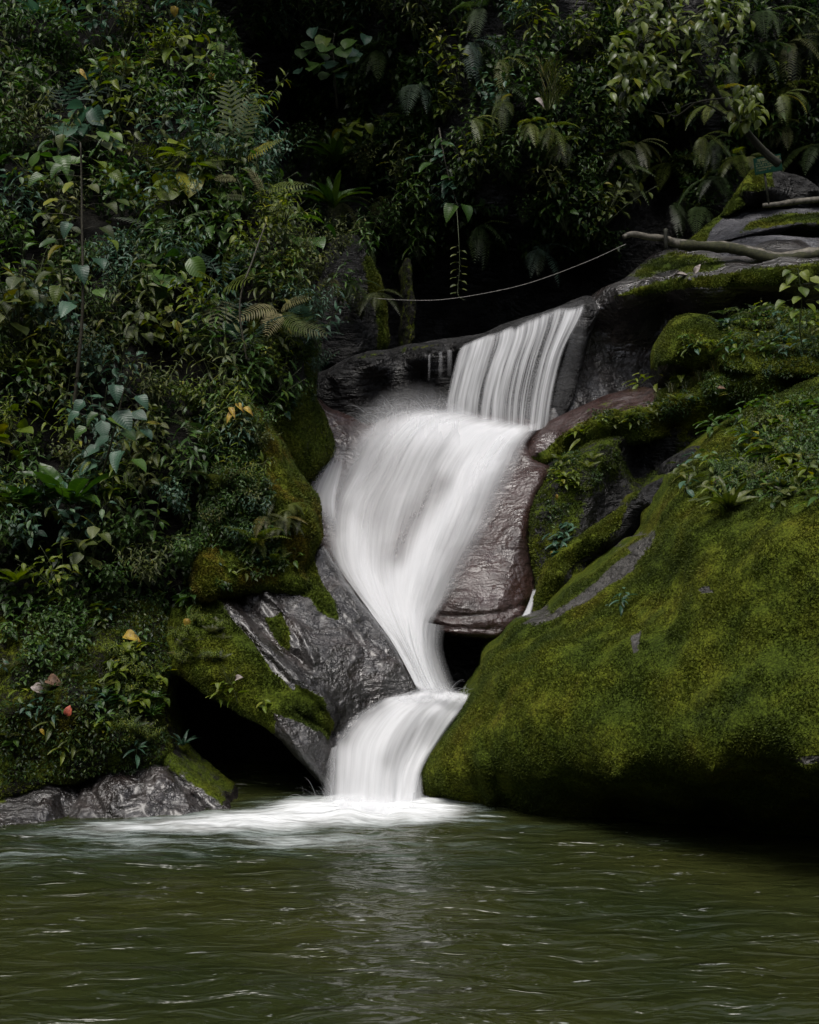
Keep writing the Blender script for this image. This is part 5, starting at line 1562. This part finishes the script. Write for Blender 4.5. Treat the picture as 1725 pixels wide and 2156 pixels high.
def stem_plant(name, label, cat, line, rad, leaves, colour, stem_mat="stem", group=None, branches=()):
    """a plant drawn along a stem line [(u,v,y)...]; leaves: [(base u,v,y), (dx,dy,dz), length, leaf kind]"""
    pts = np.array([P(*p) for p in line])
    o0 = pts[0]
    e = empty(name, o0)
    props(e, label, cat, group)
    mb = MB()
    cv = curve3(pts - o0, max(8, 4 * len(pts)))
    mb.tube(cv, np.linspace(rad, rad * .4, len(cv)), 6)
    for (bl, br) in branches:
        bp = np.array([P(*p) for p in bl]) - o0
        c2 = curve3(bp, max(6, 4 * len(bp)))
        mb.tube(c2, np.linspace(br, br * .3, len(c2)), 5)
    for (b, d, L, k) in leaves:
        bb = P(*b) - o0
        dd = np.array(d, float); dd /= np.linalg.norm(dd)
        j = np.argmin(np.linalg.norm(cv - bb, axis=1)) if not branches else None
        if j is not None and np.linalg.norm(cv[j] - bb) > .02:
            mb.tube([cv[j], (cv[j] + bb) / 2 + np.array([0, 0, .02]), bb], max(.0018, rad * .12), 3)
        obj("leaf", leaf_mesh(k, colour if isinstance(colour, str) else pr.choice(colour), pr.randrange(3)), e, frame(bb, dd, np.array([g(-.25, .25), g(-.8, -.2), 1.0]), L, g(-.3, .3)))
    obj("trunk" if cat == "tree" else "stem", mb.mesh("stem", M[stem_mat]), e)
    return e


def drip(dx=0.0, dn=0.9):
    return (dx + g(-.3, .3), -.5 + g(-.2, .2), -dn * g(.5, 1.1))


# tall sapling on the left bank
ys = 11.35
lv = []
for (u, v, dx, L) in [(110, 300, -.9, .19), (132, 285, -.4, .18), (190, 285, .3, .17), (212, 278, .7, .19), (236, 282, 1, .18), (222, 300, .5, .17), (130, 350, -1, .19), (205, 340, .9, .19), (90, 372, -1.1, .2), (235, 365, 1.1, .18), (120, 420, -.9, .2), (225, 430, 1, .2), (250, 420, 1.2, .17),
                      (95, 450, -1, .18), (215, 480, .8, .2), (130, 520, -.7, .21), (228, 505, .9, .19), (105, 575, -.8, .2), (205, 545, .5, .22), (125, 605, -.4, .24), (150, 640, -.2, .25), (205, 610, .7, .2), (115, 505, -1, .2), (165, 560, .1, .25), (190, 390, .6, .17), (150, 385, -.6, .17), (145, 470, -.4, .19)]:
    lv.append(((u, v, ys + g(-.25, .1)), drip(dx * .8, .7), L * .78, "heart"))
stem_plant("sapling", "tall sapling with thin bare lower stem and big drooping heart-shaped leaves on the left bank", "sapling",
           [(146, 1010, 11.5), (152, 900, 11.45), (162, 800, 11.4), (172, 690, 11.38), (175, 600, 11.35), (173, 480, 11.35), (172, 380, 11.35), (170, 300, 11.3)], .022, lv, ["yellow-green", "blue-green", "dark green", "olive"])
# sapling with drooping blue-green leaves in front of it
lv = []
for (u, v, dx, L) in [(242, 812, .2, .2), (175, 845, -.7, .17), (205, 872, -1, .16), (215, 888, .3, .2), (180, 902, -.8, .16), (235, 880, .9, .2), (250, 868, .2, .26), (282, 868, .9, .19), (300, 905, .8, .17), (255, 952, 0, .23), (282, 968, .5, .2), (200, 975, -.8, .2), (225, 920, -.5, .18), (262, 905, .6, .2), (290, 835, .8, .18), (205, 940, -.6, .19), (165, 870, -1, .16)]:
    lv.append(((u, v, 10.9 + g(-.2, .15)), drip(dx, .8), L * .82, "heart"))
stem_plant("sapling", "leaning sapling with drooping blue-green leaves in front of the tall stem", "sapling",
           [(190, 1080, 11.3), (215, 1000, 11.15), (235, 930, 11.0), (250, 870, 10.95), (262, 815, 10.9)], .012, lv, ["blue-green", "blue-green", "dark green"])
put("rosette", 150, 1068, surf_y("hillside", 150, 1068, -.45), 1.5, "dark green", 0, 0.2, "big rosette of long ribbed green leaves near the foot of the tall sapling")
put("rosette", 60, 1075, surf_y("hillside", 60, 1075, -.35), 1.3, "dark green", 1)
put("heart", 40, 730, surf_y("hillside", 40, 730, -.5), 1.2, "olive", 0, 0, "pale leafy clump of soft olive leaves at the bank's left edge")
put("oval", 30, 690, surf_y("hillside", 30, 690, -.5), 1.2, "olive", 2)

# feather-leaved plant at the edge of the bank: each compound leaf aimed
def aimed_fronds(name, label, cat, base, fr, colour, n=14, plen=.2, pw=.06, arch=.35):
    b0 = P(*base)
    e = empty(name, b0)
    props(e, label, cat, None)
    mb = MB()
    for i, (p0, p1, roll, c) in enumerate(fr):
        a, b = P(*p0), P(*p1)
        L = np.linalg.norm(b - a)
        mb.tube(curve3([np.zeros(3), (a - b0) * .5 + np.array([.0, .03, .02]), a - b0], 6), .006, 4)
        obj("frond", frond_mesh(c or colour, n, plen, pw, arch, var=i % 3, tip=.7, droop=.2), e, frame(a - b0, b - a, np.array([0, -.9, .7]), L, roll))
    obj("stem", mb.mesh("stem", M["green_stem"]), e)
    return e


aimed_fronds("feather_leaf_plant", "tall plant with upright yellow-green feather leaves at the bank's upper rim", "plant", (500, 420, 13.6),
             [((492, 300, 13.4), (474, 165, 13.4), 0, None), ((480, 330, 13.3), (432, 290, 13.0), .2, "blue-green"), ((520, 330, 13.3), (575, 300, 13.0), -.2, None), ((470, 340, 13.2), (440, 345, 12.9), .3, "olive"), ((505, 300, 13.3), (530, 195, 13.3), -.3, None)], "yellow-green", 12, .30, .05, .2)
aimed_fronds("feather_leaf_plant", "plant sending long feather leaves out over the gorge beside the dark gap", "plant", (545, 480, 13.2),
             [((560, 400, 13.0), (648, 380, 12.7), 0, None), ((540, 320, 13.0), (600, 285, 12.8), .1, None), ((500, 378, 13.0), (452, 372, 12.7), .3, "pale"), ((555, 405, 12.9), (520, 350, 12.8), 0, "pale"), ((570, 430, 12.9), (625, 450, 12.6), -.2, "yellow-green"), ((520, 420, 12.9), (470, 410, 12.7), .2, "olive")], "yellow-green", 14, .22, .042, .3)
aimed_fronds("arching_fern", "large pale arching frond plant over the lower edge of the bank", "fern", (575, 720, 12.7),
             [((590, 655, 12.4), (650, 612, 12.1), 0, "pale"), ((590, 655, 12.4), (500, 660, 12.0), .1, "pale"), ((590, 660, 12.4), (560, 690, 11.9), .2, "pale"), ((600, 690, 12.4), (690, 690, 12.1), -.1, "olive"), ((590, 660, 12.4), (640, 690, 12.0), -.2, "yellow-green")], "yellow-green", 16, .24, .036, .5)
aimed_fronds("feather_leaf_plant", "yellowish ladder-leaved plant in the middle of the bank", "plant", (470, 640, 12.6),
             [((470, 590, 12.4), (478, 520, 12.1), 0, None), ((460, 600, 12.4), (425, 570, 12.0), .2, None), ((480, 600, 12.4), (520, 585, 12.0), -.2, None), ((470, 630, 12.4), (455, 690, 12.0), 0, "olive")], "yellow-green", 9, .42, .07, .3)
# big round-leaved plant at the top of the cliff
lv = []
for (u, v, L) in [(660, 90, .28), (685, 80, .26), (700, 95, .3), (720, 100, .3), (745, 85, .26), (650, 130, .28), (680, 135, .32), (705, 130, .28), (730, 140, .3), (640, 105, .25), (755, 110, .28), (740, 60, .24), (770, 75, .2), (665, 60, .22), (690, 155, .2), (630, 145, .2), (672, 112, .24), (735, 120, .22), (712, 155, .2)]:
    lv.append(((u, v, 17.0 + g(-.3, .3)), (g(-.6, .6), -.6, -.5), L * .9, "round"))
stem_plant("round_leaf_plant", "big round-leaved blue-green plant on the cliff above the dark gap", "plant", [(710, 230, 17.8), (705, 170, 17.5), (700, 110, 17.2), (705, 70, 17.1)], .02, lv, ["blue-green", "dark green", "dark green"])
# leafy pendant plant on the cliff with two big leaves at its tip
lv = [((930, 290 + 8 * k, 16.3), (g(-1, 1), -.5, g(-.8, .2)), .2, "oval") for k in range(6)]
lv += [((950, 375 + 6 * k, 16.3), (g(-1, 1), -.5, g(-.8, .1)), .2, "heart") for k in range(4)] + [((955, 432, 16.3), (-.5, -.5, -.9), .24, "heart"), ((975, 432, 16.3), (.5, -.5, -.9), .24, "heart"), ((908, 345, 16.3), (-.8, -.5, -.5), .22, "heart"), ((880, 330, 16.3), (-.8, -.5, -.3), .2, "heart")]
stem_plant("pendant_plant", "dangling stem with two big pale leaves at its tip above the hanging vine", "plant", [(925, 270, 16.7), (935, 330, 16.4), (950, 390, 16.35), (965, 436, 16.3)], .012, lv, ["blue-green", "dark green"])
# string of leaves hanging down to the cable
lv = []
for k in range(13):
    v = 520 + k * 8
    lv.append(((966 + (5 if k % 2 else -5), v, 15.2), ((.9 if k % 2 else -.9), -.4, -.25), .085, "oval"))
stem_plant("hanging_vine", "single thin vine with paired leaves hanging down to the cable", "vine", [(962, 440, 15.4), (966, 500, 15.2), (968, 560, 15.2), (964, 610, 15.2), (968, 626, 15.1), (980, 632, 15.1)], .004, lv, "olive", "green_stem")
for (u, v) in ((675, 280), (690, 290), (668, 295), (735, 280), (750, 285), (722, 300)):
    pass
put("round", 733, 300, 17.6, .8, "yellow-green", 1, 0, "little pale round-leaved creeper on the dark cliff left of the pendant stem")
# ferns of the cliff
for (u, v, sc) in ((1305, 315, 1.25), (1345, 300, 1.25), (1160, 270, 1.2), (1190, 300, 1.1), (1120, 260, 1.0), (1480, 290, 1.2), (1580, 330, 1.1), (1320, 380, 1.1), (1650, 200, 1.1), (1500, 220, 1.0), (1000, 250, 1.0), (1060, 215, 1.0), (1520, 190, 1.1)):
    put("hangfern", u, v, float(cliff_y(u, v)[0]) - .45, sc * .85, "olive" if v > 290 else "yellow-green")
for (u, v, sc) in ((580, 1045, .75), (560, 1085, .7), (600, 1090, .65), (540, 1010, .6), (620, 1060, .55)):
    put("hangfern", u, v, surf_y("outcrop", u, v, -.08), sc * .62, "yellow-green" if v < 1080 else "olive")
put("fern", 540, 1150, surf_y("outcrop", 540, 1150, -.1), .9, "yellow-green", 0, 0, "bright yellow-green fern drooping at the foot of the mossy outcrop")
put("fern", 575, 1190, surf_y("outcrop", 575, 1190, -.02), .6, "yellow-green")
put("fern", 470, 1030, surf_y("outcrop", 470, 1030, -.1), .8, "olive")
put("strap", 700, 440, float(cliff_y(700, 440)[0]) - 1.6, 1.0, "dark green", 0, 0, "dark tuft of strap leaves jutting from the gap at the bank's rim")

# glossy-leaved tree leaning in from the right
lv = []
brs = [([(1520, 215, 15.2), (1470, 130, 14.9), (1430, 60, 14.8), (1400, -20, 14.7)], .035), ([(1470, 150, 15.0), (1390, 148, 14.8), (1330, 150, 14.6)], .02), ([(1440, 80, 14.8), (1370, 60, 14.6), (1310, 70, 14.5)], .018),
       ([(1500, 180, 15.0), (1520, 90, 14.8), (1560, 20, 14.7)], .018), ([(1430, 60, 14.8), (1480, 20, 14.7), (1530, 5, 14.6)], .014), ([(1540, 250, 15.2), (1470, 215, 15.0), (1400, 240, 14.9), (1340, 220, 14.9)], .012), ([(1560, 280, 15.3), (1575, 220, 15.1), (1560, 200, 15.0)], .012),
       ([(1400, 148, 14.8), (1345, 115, 14.6), (1300, 125, 14.5)], .012), ([(1400, 60, 14.7), (1350, 20, 14.6), (1330, -10, 14.6)], .012), ([(1390, 148, 14.8), (1350, 175, 14.6), (1310, 175, 14.5)], .010)]
for (bl, br) in brs:
    c = curve3(np.array(bl, float), 40)
    if bl[0][0] == 1520: c = c[20:]
    nl = 46 if br < .03 else 42
    if br == .012 and bl[0][0] == 1540: nl = 4
    for k in range(nl):
        q = c[min(39, int((.25 + .75 * k / nl) * len(c))) if len(c) == 40 else pr.randrange(len(c))]
        lv.append(((q[0] + g(-34, 34), q[1] + g(-22, 26), q[2] + g(-.25, .2)), (g(-1, 1), -.35 + g(-.3, .3), -g(.1, 1.1)), g(.12, .20), "oval"))
for k in range(16):
    lv.append(((1570 + g(-35, 30), 215 + g(-40, 40), 15.0 + g(-.1, .1)), (g(-.7, .7), -.3, -g(.4, 1.1)), g(.14, .2), "oval"))
LEAFCOL["glossy"] = leaf_mat("leaf_glossy", (0.045, 0.068, 0.007), (0.080, 0.115, 0.011), (0.12, 0.15, 0.020), 0.36, veins=False, trans=.4, spec=.45)
stem_plant("glossy_leaved_tree", "leaning dark-trunked tree with glossy oval leaves in the upper right", "tree",
           [(1640, 345, 15.7), (1610, 320, 15.6), (1570, 275, 15.4), (1540, 235, 15.25), (1520, 215, 15.2), (1500, 185, 15.05)], .055, lv, "glossy", "trunk", branches=brs)

# heart-leaved seedling at the right edge
lv = [((u, v, 12.3), (dx, -.4, -.5), L, "heart") for (u, v, dx, L) in [(1672, 580, -.6, .13), (1690, 572, .2, .12), (1708, 585, .7, .13), (1660, 600, -.9, .12), (1715, 605, .9, .14), (1690, 605, 0, .14), (1682, 625, -.5, .12), (1700, 640, .4, .13), (1650, 635, -.9, .12), (1720, 635, .9, .12), (1676, 655, -.4, .12), (1662, 570, -.8, .1)]]
stem_plant("seedling", "tall seedling with pale green heart-shaped leaves at the right edge over the hummock", "seedling", [(1690, 730, 12.5), (1684, 690, 12.4), (1688, 640, 12.35), (1684, 590, 12.3), (1680, 565, 12.3)], .008, lv, "yellow-green", "green_stem")


# ---- small plants on the rocks
def on(key, pts, kind, sc, colour=None, off=-.01):
    for (u, v) in pts:
        put(kind, u, v, surf_y(key, u, v, off), sc * g(.85, 1.15), pr.choice(colour) if isinstance(colour, list) else colour)


on("ledge", [(1215, 925), (1230, 930), (1348, 815), (1385, 822), (1440, 815)], "seedling", 1.35, "yellow-green")
on("round", [(1440, 722), (1462, 745), (1480, 735)], "seedling", 1.0)
on("hump", [(1530, 740), (1545, 735), (1560, 690), (1610, 690), (1640, 720), (1680, 740), (1700, 700), (1600, 660), (1650, 665)], "seedling", 1.0)
on("ledge", [(1395 + 15 * k + g(-6, 6), 838 - 7 * k + g(-8, 16)) for k in range(16)], "grass", .85, None)
on("ledge", [(1430, 815), (1560, 745), (1580, 750), (1440, 800), (1650, 720), (1700, 720)], "grass", 1.0)
on("ledge", [(1260 + 22 * k + g(-6, 6), 885 - 4 * k + g(-10, 18)) for k in range(13)], "fern", .32, "yellow-green")
on("ledge", [(1270 + 26 * k + g(-6, 6), 895 - 5 * k + g(-10, 18)) for k in range(12)], "seedling", .8)
on("block", [(1175 + g(-12, 60), 985 + g(-20, 45)) for k in range(12)], "seedling", .75, "yellow-green")
on("block", [(1160 + g(0, 90), 970 + g(-8, 40)) for k in range(8)], "fern", .28, "yellow-green")
on("block", [(1185, 1160), (1165, 1150), (1195, 1140), (1180, 1180), (1190, 1120)], "seedling", 1.1, "blue-green")
on("boulder", [(1490 + g(0, 250), 1040 + g(-70, 34)) for k in range(30)], "seedling", 1.2, ["dark green", "olive", "yellow-green"])
on("boulder", [(1560 + g(0, 175), 900 + g(-50, 120)) for k in range(24)], "seedling", 1.4, ["dark green", "olive", "yellow-green"])
on("boulder", [(1580 + g(0, 160), 980 + g(-90, 70)) for k in range(20)], "small", .42, ["dark green", "olive"])
on("boulder", [(1640 + g(0, 90), 930 + g(-70, 90)) for k in range(9)], "oval", .5, "dark green")
on("boulder", [(1500 + g(0, 80), 1030 + g(-30, 30)) for k in range(9)], "small", .34, "dark green")
on("boulder", [(1540 + g(0, 180), 1000 + g(-80, 60)) for k in range(14)], "strap", .3, None)
on("boulder", [(1430, 1010), (1450, 1030), (1470, 1000), (1440, 1045), (1455, 985), (1495, 1040)], "seedling", 1.2, ["blue-green", "olive"])
on("boulder", [(1500, 905), (1490, 920), (1530, 895), (1590, 860), (1620, 850), (1570, 878)], "seedling", 1.2, "dark green")
on("boulder", [(1590 + g(-20, 130), 1000 + g(-60, 60)) for k in range(14)], "fern", .32, None)
on("boulder", [(1316, 1272), (1306, 1278)], "seedling", .8, "blue-green")
put("strap", 1535, 1075, surf_y("boulder", 1535, 1075, -.05), .55, "olive", 0, 0, "pale strap-leaved tuft dangling on the boulder's green face")
put("strap", 1528, 1062, surf_y("boulder", 1528, 1062, -.05), .42, "dark green", 1)
on("hump", [(1520 + g(0, 200), 700 + g(-40, 50)) for k in range(16)], "fern", .42, None)
on("hump", [(1515 + g(0, 210), 710 + g(-45, 45)) for k in range(26)], "seedling", .95, None)
on("hump", [(1520 + g(0, 200), 715 + g(-35, 40)) for k in range(12)], "small", .32, None)
on("ledge", [(1450 + g(0, 270), 800 + g(-60, 20)) for k in range(16)], "small", .3, None)
on("round", [(1400 + g(0, 100), 700 + g(-10, 60)) for k in range(9)], "seedling", .6, "yellow-green")
# lower left bank
on("lowbank", [(20 + g(0, 180), 1300 + g(-30, 80)) for k in range(16)], "seedling", 1.35, "dark green")
on("lowbank", [(g(0, 330), g(1290, 1600)) for k in range(46)], "seedling", .95)
on("lowbank", [(g(240, 345), g(1380, 1500)) for k in range(14)], "seedling", 1.25, "yellow-green")
on("lowbank", [(330 + g(-20, 14), 1500 + g(-40, 60)) for k in range(6)], "strap", .28, "dark green", -.03)
on("lowbank", [(g(0, 330), g(1280, 1560)) for k in range(20)], "fern", .35)
on("lowbank", [(g(240, 345), g(1380, 1580)) for k in range(16)], "small", .36, "yellow-green")
on("lowbank", [(g(0, 200), g(1290, 1420)) for k in range(12)], "oval", .45, "dark green")
put("strap", 385, 1570, surf_y("shore1", 385, 1600, .2), .34, "blue-green", 1, 0, "little strap-leaved tuft leaning out over the cave mouth")
on("wet", [(395, 1275), (405, 1265), (410, 1290)], "seedling", 1.3, "dark green")
on("wet", [(470, 1455), (500, 1480), (560, 1500), (460, 1470)], "seedling", 1.0, "yellow-green")
on("wet", [(360 + g(0, 110), 1320 + g(-10, 90)) for k in range(16)], "fern", .26, "olive")
on("wet", [(370 + g(0, 100), 1300 + g(0, 100)) for k in range(12)], "small", .28, "yellow-green")
on("outcrop", [(g(440, 620), g(1080, 1230)) for k in range(18)], "seedling", .9)
on("outcrop", [(g(430, 560), g(900, 1180)) for k in range(24)], "small", .55)
on("outcrop", [(g(540, 640), g(1020, 1150)) for k in range(5)], "hangfern", .36, ["yellow-green", "olive"], -.06)
on("outcrop", [(g(420, 520), g(880, 1000)) for k in range(10)], "lance", .7, None, -.08)
on("wall2", [(600, 760), (620, 800), (640, 740), (655, 700), (560, 790), (660, 790)], "small", .6)
on("wall2", [(600, 880), (625, 835), (610, 860)], "seedling", 1.2, "blue-green")
leaf_mass("creeper", SURF["outcrop"], 9000, (.025, .06), poly=[(400, 880), (520, 850), (560, 1000), (600, 1200), (480, 1240), (400, 1220)], out=(0, .08))
leaf_mass("creeper", SURF["lowbank"], 9000, (.02, .045), poly=[(-60, 1240), (340, 1250), (370, 1500), (340, 1620), (-60, 1660)], out=(0, .07))
leaf_mass("creeper", SURF["ledge"], 5500, (.018, .045), poly=[(1240, 870), (1400, 840), (1560, 780), (1765, 690), (1765, 800), (1540, 850), (1300, 920)], out=(0, .05))
leaf_mass("creeper", SURF["boulder"], 5500, (.018, .045), poly=[(1480, 960), (1560, 890), (1765, 790), (1765, 1060), (1640, 1060), (1560, 1060)], out=(0, .06))
leaf_mass("creeper", SURF["hump"], 4000, (.018, .045), out=(0, .05))
leaf_mass("creeper", SURF["block"], 2500, (.018, .04), poly=[(1150, 960), (1260, 930), (1300, 960), (1200, 1080), (1150, 1120)], out=(0, .05))
leaf_mass("creeper", SURF["wall2"], 3000, (.025, .06), poly=[(520, 690), (670, 690), (665, 840), (560, 880)], out=(0, .1))

for i, (lb, ln, r_) in enumerate((
        ("mossy bare branch arching below the glossy-leaved tree", [(1600, 190, 15.2), (1540, 205, 15.0), (1470, 215, 15.0), (1420, 245, 15.1), (1395, 215, 15.1)], .012),
        ("dark slanting stem in the bank thicket below the feather leaves", [(520, 760, 12.1), (505, 640, 12.1), (535, 540, 12.2), (560, 470, 12.5)], .011),
)):
    tube_thing("hanging_vine" if "vine" in lb else "branch", lb, "vine" if "vine" in lb else "branch", ln, [r_, r_ * .9, r_ * .5], "stem", 6, 40, .35, 20 + i)

# ------------------------------------------------------------------ fallen log, branch, stake, cable, sign, dead leaves
lg = tube_thing("fallen_log", "pale barked fallen log with mossy lower half, jutting out over the gorge", "log",
           [(1313, 499, 14.3), (1333, 493, 14.35), (1368, 499, 14.42), (1400, 502, 14.5), (1415, 509, 14.55), (1442, 514, 14.55), (1491, 517, 14.6), (1539, 520, 14.6), (1572, 527, 14.55), (1620, 540, 14.5), (1652, 542, 14.5), (1725, 531, 14.5), (1860, 515, 14.6)],
           [.028, .036, .038, .040, .046, .046, .048, .050, .052, .056, .058, .060, .060], "log", 12, 90, .5, 3)
# moss sleeve on the log's lower part
pts = curve3(np.array([P(*p) for p in [(1430, 516, 14.53), (1491, 519, 14.57), (1539, 523, 14.57), (1572, 530, 14.52), (1620, 543, 14.47), (1652, 545, 14.47), (1725, 535, 14.47)]]), 40)
mb = MB(); mb.tube(pts - np.array(lg.location), .058 * (1 + .3 * fbm(pts * 9, 3, 8)), 10)
obj("moss", mb.mesh("moss", M["log_moss"]), lg)
tube_thing("stake", "short dark stake standing upright beside the fallen log", "stake", [(1403, 524, 14.45), (1402, 505, 14.42), (1402, 482, 14.42)], .022, "trunk", 6, 6, .2, 4)
tube_thing("branch", "thin dry branch lying on the upper grey slab below the sign", "branch", [(1606, 433, 16.0), (1640, 430, 16.0), (1680, 424, 16.1), (1725, 420, 16.1), (1800, 414, 16.2)], [.03, .036, .04, .04], "log", 8, 24, .2, 5)
tube_thing("cable", "thin pale cable sagging across the dark gorge above the curtain fall", "cable", [(752, 624, 15.7), (789, 628, 15.6), (855, 632, 15.4), (931, 631, 15.2), (1030, 616, 15.0), (1121, 594, 14.8), (1232, 553, 14.5), (1318, 514, 14.3)], .0042, "cable", 6, 60)

# sign board
c = P(1617, 346, 15.95)
sg = empty("sign", c, R(-14))
props(sg, "small green notice board with dim yellowish lines of writing beside the leaning trunk", "sign")
sg.rotation_euler = (0, R(-7), R(-14))
w_, h_ = .168, .105
bv = [(-w_, 0, -h_), (w_, 0, -h_), (w_, 0, h_), (-w_, 0, h_), (-w_, .012, -h_), (w_, .012, -h_), (w_, .012, h_), (-w_, .012, h_)]
obj("board", mk_mesh("board", np.array(bv), np.array([(0, 1, 2, 3), (5, 4, 7, 6), (4, 0, 3, 7), (1, 5, 6, 2), (3, 2, 6, 7), (4, 5, 1, 0)]), M["shaded_sign_green"], smooth_shade=False), sg)
mb = MB()
sr = random.Random(4)
for li, (zt, ht, x1) in enumerate([(.085, .034, .15), (.040, .018, .14), (.012, .018, .10), (-.018, .020, .15), (-.052, .016, .02)]):
    x = -.145
    while x < x1:
        wd = sr.uniform(.006, .012) * (1.5 if li == 0 else 1)
        if sr.random() < .16:
            x += .012; continue
        y = -.003
        b = .3 * wd
        for (xa, xb, za, zb) in ((0, b, 0, 1), (wd - b, wd, sr.choice((0, .45)), 1), (b, wd - b, .85, 1), (b, wd - b, sr.choice((0, .4)), sr.choice((.15, .55)))):
            if zb <= za: continue
            q = [(x + xa, y, zt - ht * (1 - za)), (x + xb, y, zt - ht * (1 - za)), (x + xb, y, zt - ht * (1 - zb)), (x + xa, y, zt - ht * (1 - zb))]
            mb.add(q, [(0, 1, 2), (0, 2, 3)])
        x += wd + .005
obj("lettering", mb.mesh("lettering", M["sign_paint"], False), sg)
mb = MB(); mb.tube([(-.05, .03, -.5), (-.05, .03, .05)], .015, 6)
obj("post", mb.mesh("post", M["trunk"]), sg)

DEADM = {}


def dead(label, u, v, y, L, mat, kind="oval", d=(.6, -.5, -.3), tw=0.0, name="fallen_leaf", curl=1):
    key = (mat, kind, curl)
    if key not in DEADM:
        vv, ff, uv = leaf_geo(kind, 6, [.2, .5, .1][curl], [.3, .7, .2][curl], .05)
        DEADM[key] = mk_mesh("fallen_leaf", vv, ff, M[mat], uv=uv)
    b = P(u, v, y)
    o = obj(name, DEADM[key], None, frame(b, d, np.array([0.1, -.8, .8]), L, tw))
    props(o, label, "leaf", "fallen and dead leaves")
    return o


dead("yellow triangular fallen leaf lying on the dark bank over the cave", 262, 1340, surf_y("lowbank", 282, 1343, -.12), .14, "dead_yellow", "heart", (1, -.3, .02), .1)
dead("red oval leaf caught upright in the moss of the low bank", 143, 1506, surf_y("lowbank", 143, 1500, -.1), .07, "dead_red", "round", (.15, -.3, .9))
dead("crumpled brown leaf on the mossy bank beside a mauve one", 100, 1432, surf_y("lowbank", 115, 1430, -.1), .13, "dead_brown", "heart", (1, -.4, -.05))
dead("mauve-grey dead leaf beside the crumpled brown one", 70, 1445, surf_y("lowbank", 76, 1445, -.1), .09, "dead_pale", "round", (.8, -.5, -.2))
dead("pale brown triangular leaf hanging over the low shore rock", 113, 1622, surf_y("shore2", 113, 1630, -.08), .1, "dead_pale", "heart", (.05, -.35, -1))
dead("small yellow leaf under the seedling on the wet slab's mossy shoulder", 392, 1303, surf_y("wet", 392, 1300, -.12), .07, "dead_yellow", "round", (.3, -.4, -.8))
dead("tiny orange-yellow leaf in the weeds of the low bank", 84, 1534, surf_y("lowbank", 84, 1534, -.1), .06, "dead_yellow", "oval", (.7, -.3, -.6))
dead("orange leaf dangling from the moss-draped block, uppermost of two", 1172, 1040, surf_y("block", 1172, 1045, -.1), .06, "dead_yellow", "oval", (.1, -.2, -1))
dead("orange leaf dangling lower on the moss-draped block", 1161, 1160, surf_y("block", 1162, 1165, -.1), .06, "dead_yellow", "oval", (.1, -.2, -1))
dead("yellow leaf in the shade at the top of the left bank", 368, 14, 14.6, .1, "dead_yellow", "round", (0, -.3, -1))
dead("yellow-orange leaf standing out among the bank's blue-green leaves", 160, 148, 13.4, .14, "dead_yellow", "oval", (1, -.4, -.4))
dead("yellow spot of a leaf on the bank below the dark top", 446, 153, 14.2, .08, "dead_yellow", "round", (0, -.3, -1))
for i, (u, v, dx) in enumerate(((484, 858, .3), (496, 850, .6), (512, 858, .8), (490, 868, -.2))):
    dead(["yellow leaf of the bright cluster over the outcrop, nearest the bank", "uppermost yellow leaf of the cluster over the outcrop", "yellow leaf of the cluster hanging nearest the water", "lowest yellow leaf of the cluster over the outcrop"][i], u, v, surf_y("outcrop", 505, 866, -.55), .11, "dead_yellow", "oval", (dx, -.5, -.3))
dead("large pale dried leaf lying flat on the overhanging rock", 1420, 581, surf_y("overhanging_rock", 1440, 576, -.06), .2, "dead_pale", "oval", (1, -.2, .22), .5)
dead("pale dried leaf standing upright on the overhanging rock", 1462, 577, surf_y("overhanging_rock", 1462, 577, -.06), .13, "dead_pale", "oval", (.35, -.2, .8))
dead("reddish dead leaf among the plants on the boulder's crest", 1500, 1013, surf_y("boulder", 1510, 1010, -.1), .07, "dead_brown", "round", (.6, -.5, -.2))
dead("brown curled leaf on the boulder's yellow-green ridge", 1596, 895, surf_y("boulder", 1600, 895, -.06), .08, "dead_brown", "oval", (.7, -.4, .5))
dead("pinkish curled leaf below the brown one on the boulder's ridge", 1590, 884, surf_y("boulder", 1595, 884, -.08), .07, "dead_pale", "oval", (.5, -.4, -.8))
dead("pale leaf scrap lying on the seam of the grassy ledge", 1590, 748, surf_y("ledge", 1590, 748, -.06), .07, "dead_pale", "oval", (.7, -.4, .5))
dead("tawny leaf in the grass of the ledge", 1510, 818, surf_y("ledge", 1510, 818, -.06), .08, "dead_brown", "oval", (.9, -.4, .3))
dead("white flower-like scrap by the pale grass tuft on the wet slab", 497, 1431, surf_y("wet", 497, 1431, -.06), .06, "dead_pale", "round", (.5, -.5, .5))
dead("pale curled fern scrap on the dark ledge near the cliff ferns", 1125, 208, 16.2, .16, "dead_pale", "oval", (.6, -.4, -.3))
for i, (u, v) in enumerate(((1148, 160), (1160, 190), (1170, 215), (1155, 230))):
    put("grass", u, v, float(cliff_y(u, v)[0]) - .3, 1.6, None, None, None, ["golden grass on the cliff, topmost tuft of four", "golden grass on the cliff, second tuft from the top", "golden grass on the cliff, second tuft from the bottom", "golden grass on the cliff, lowest tuft of four"][i])
on("wet", [(482, 1440)], "grass", .75)
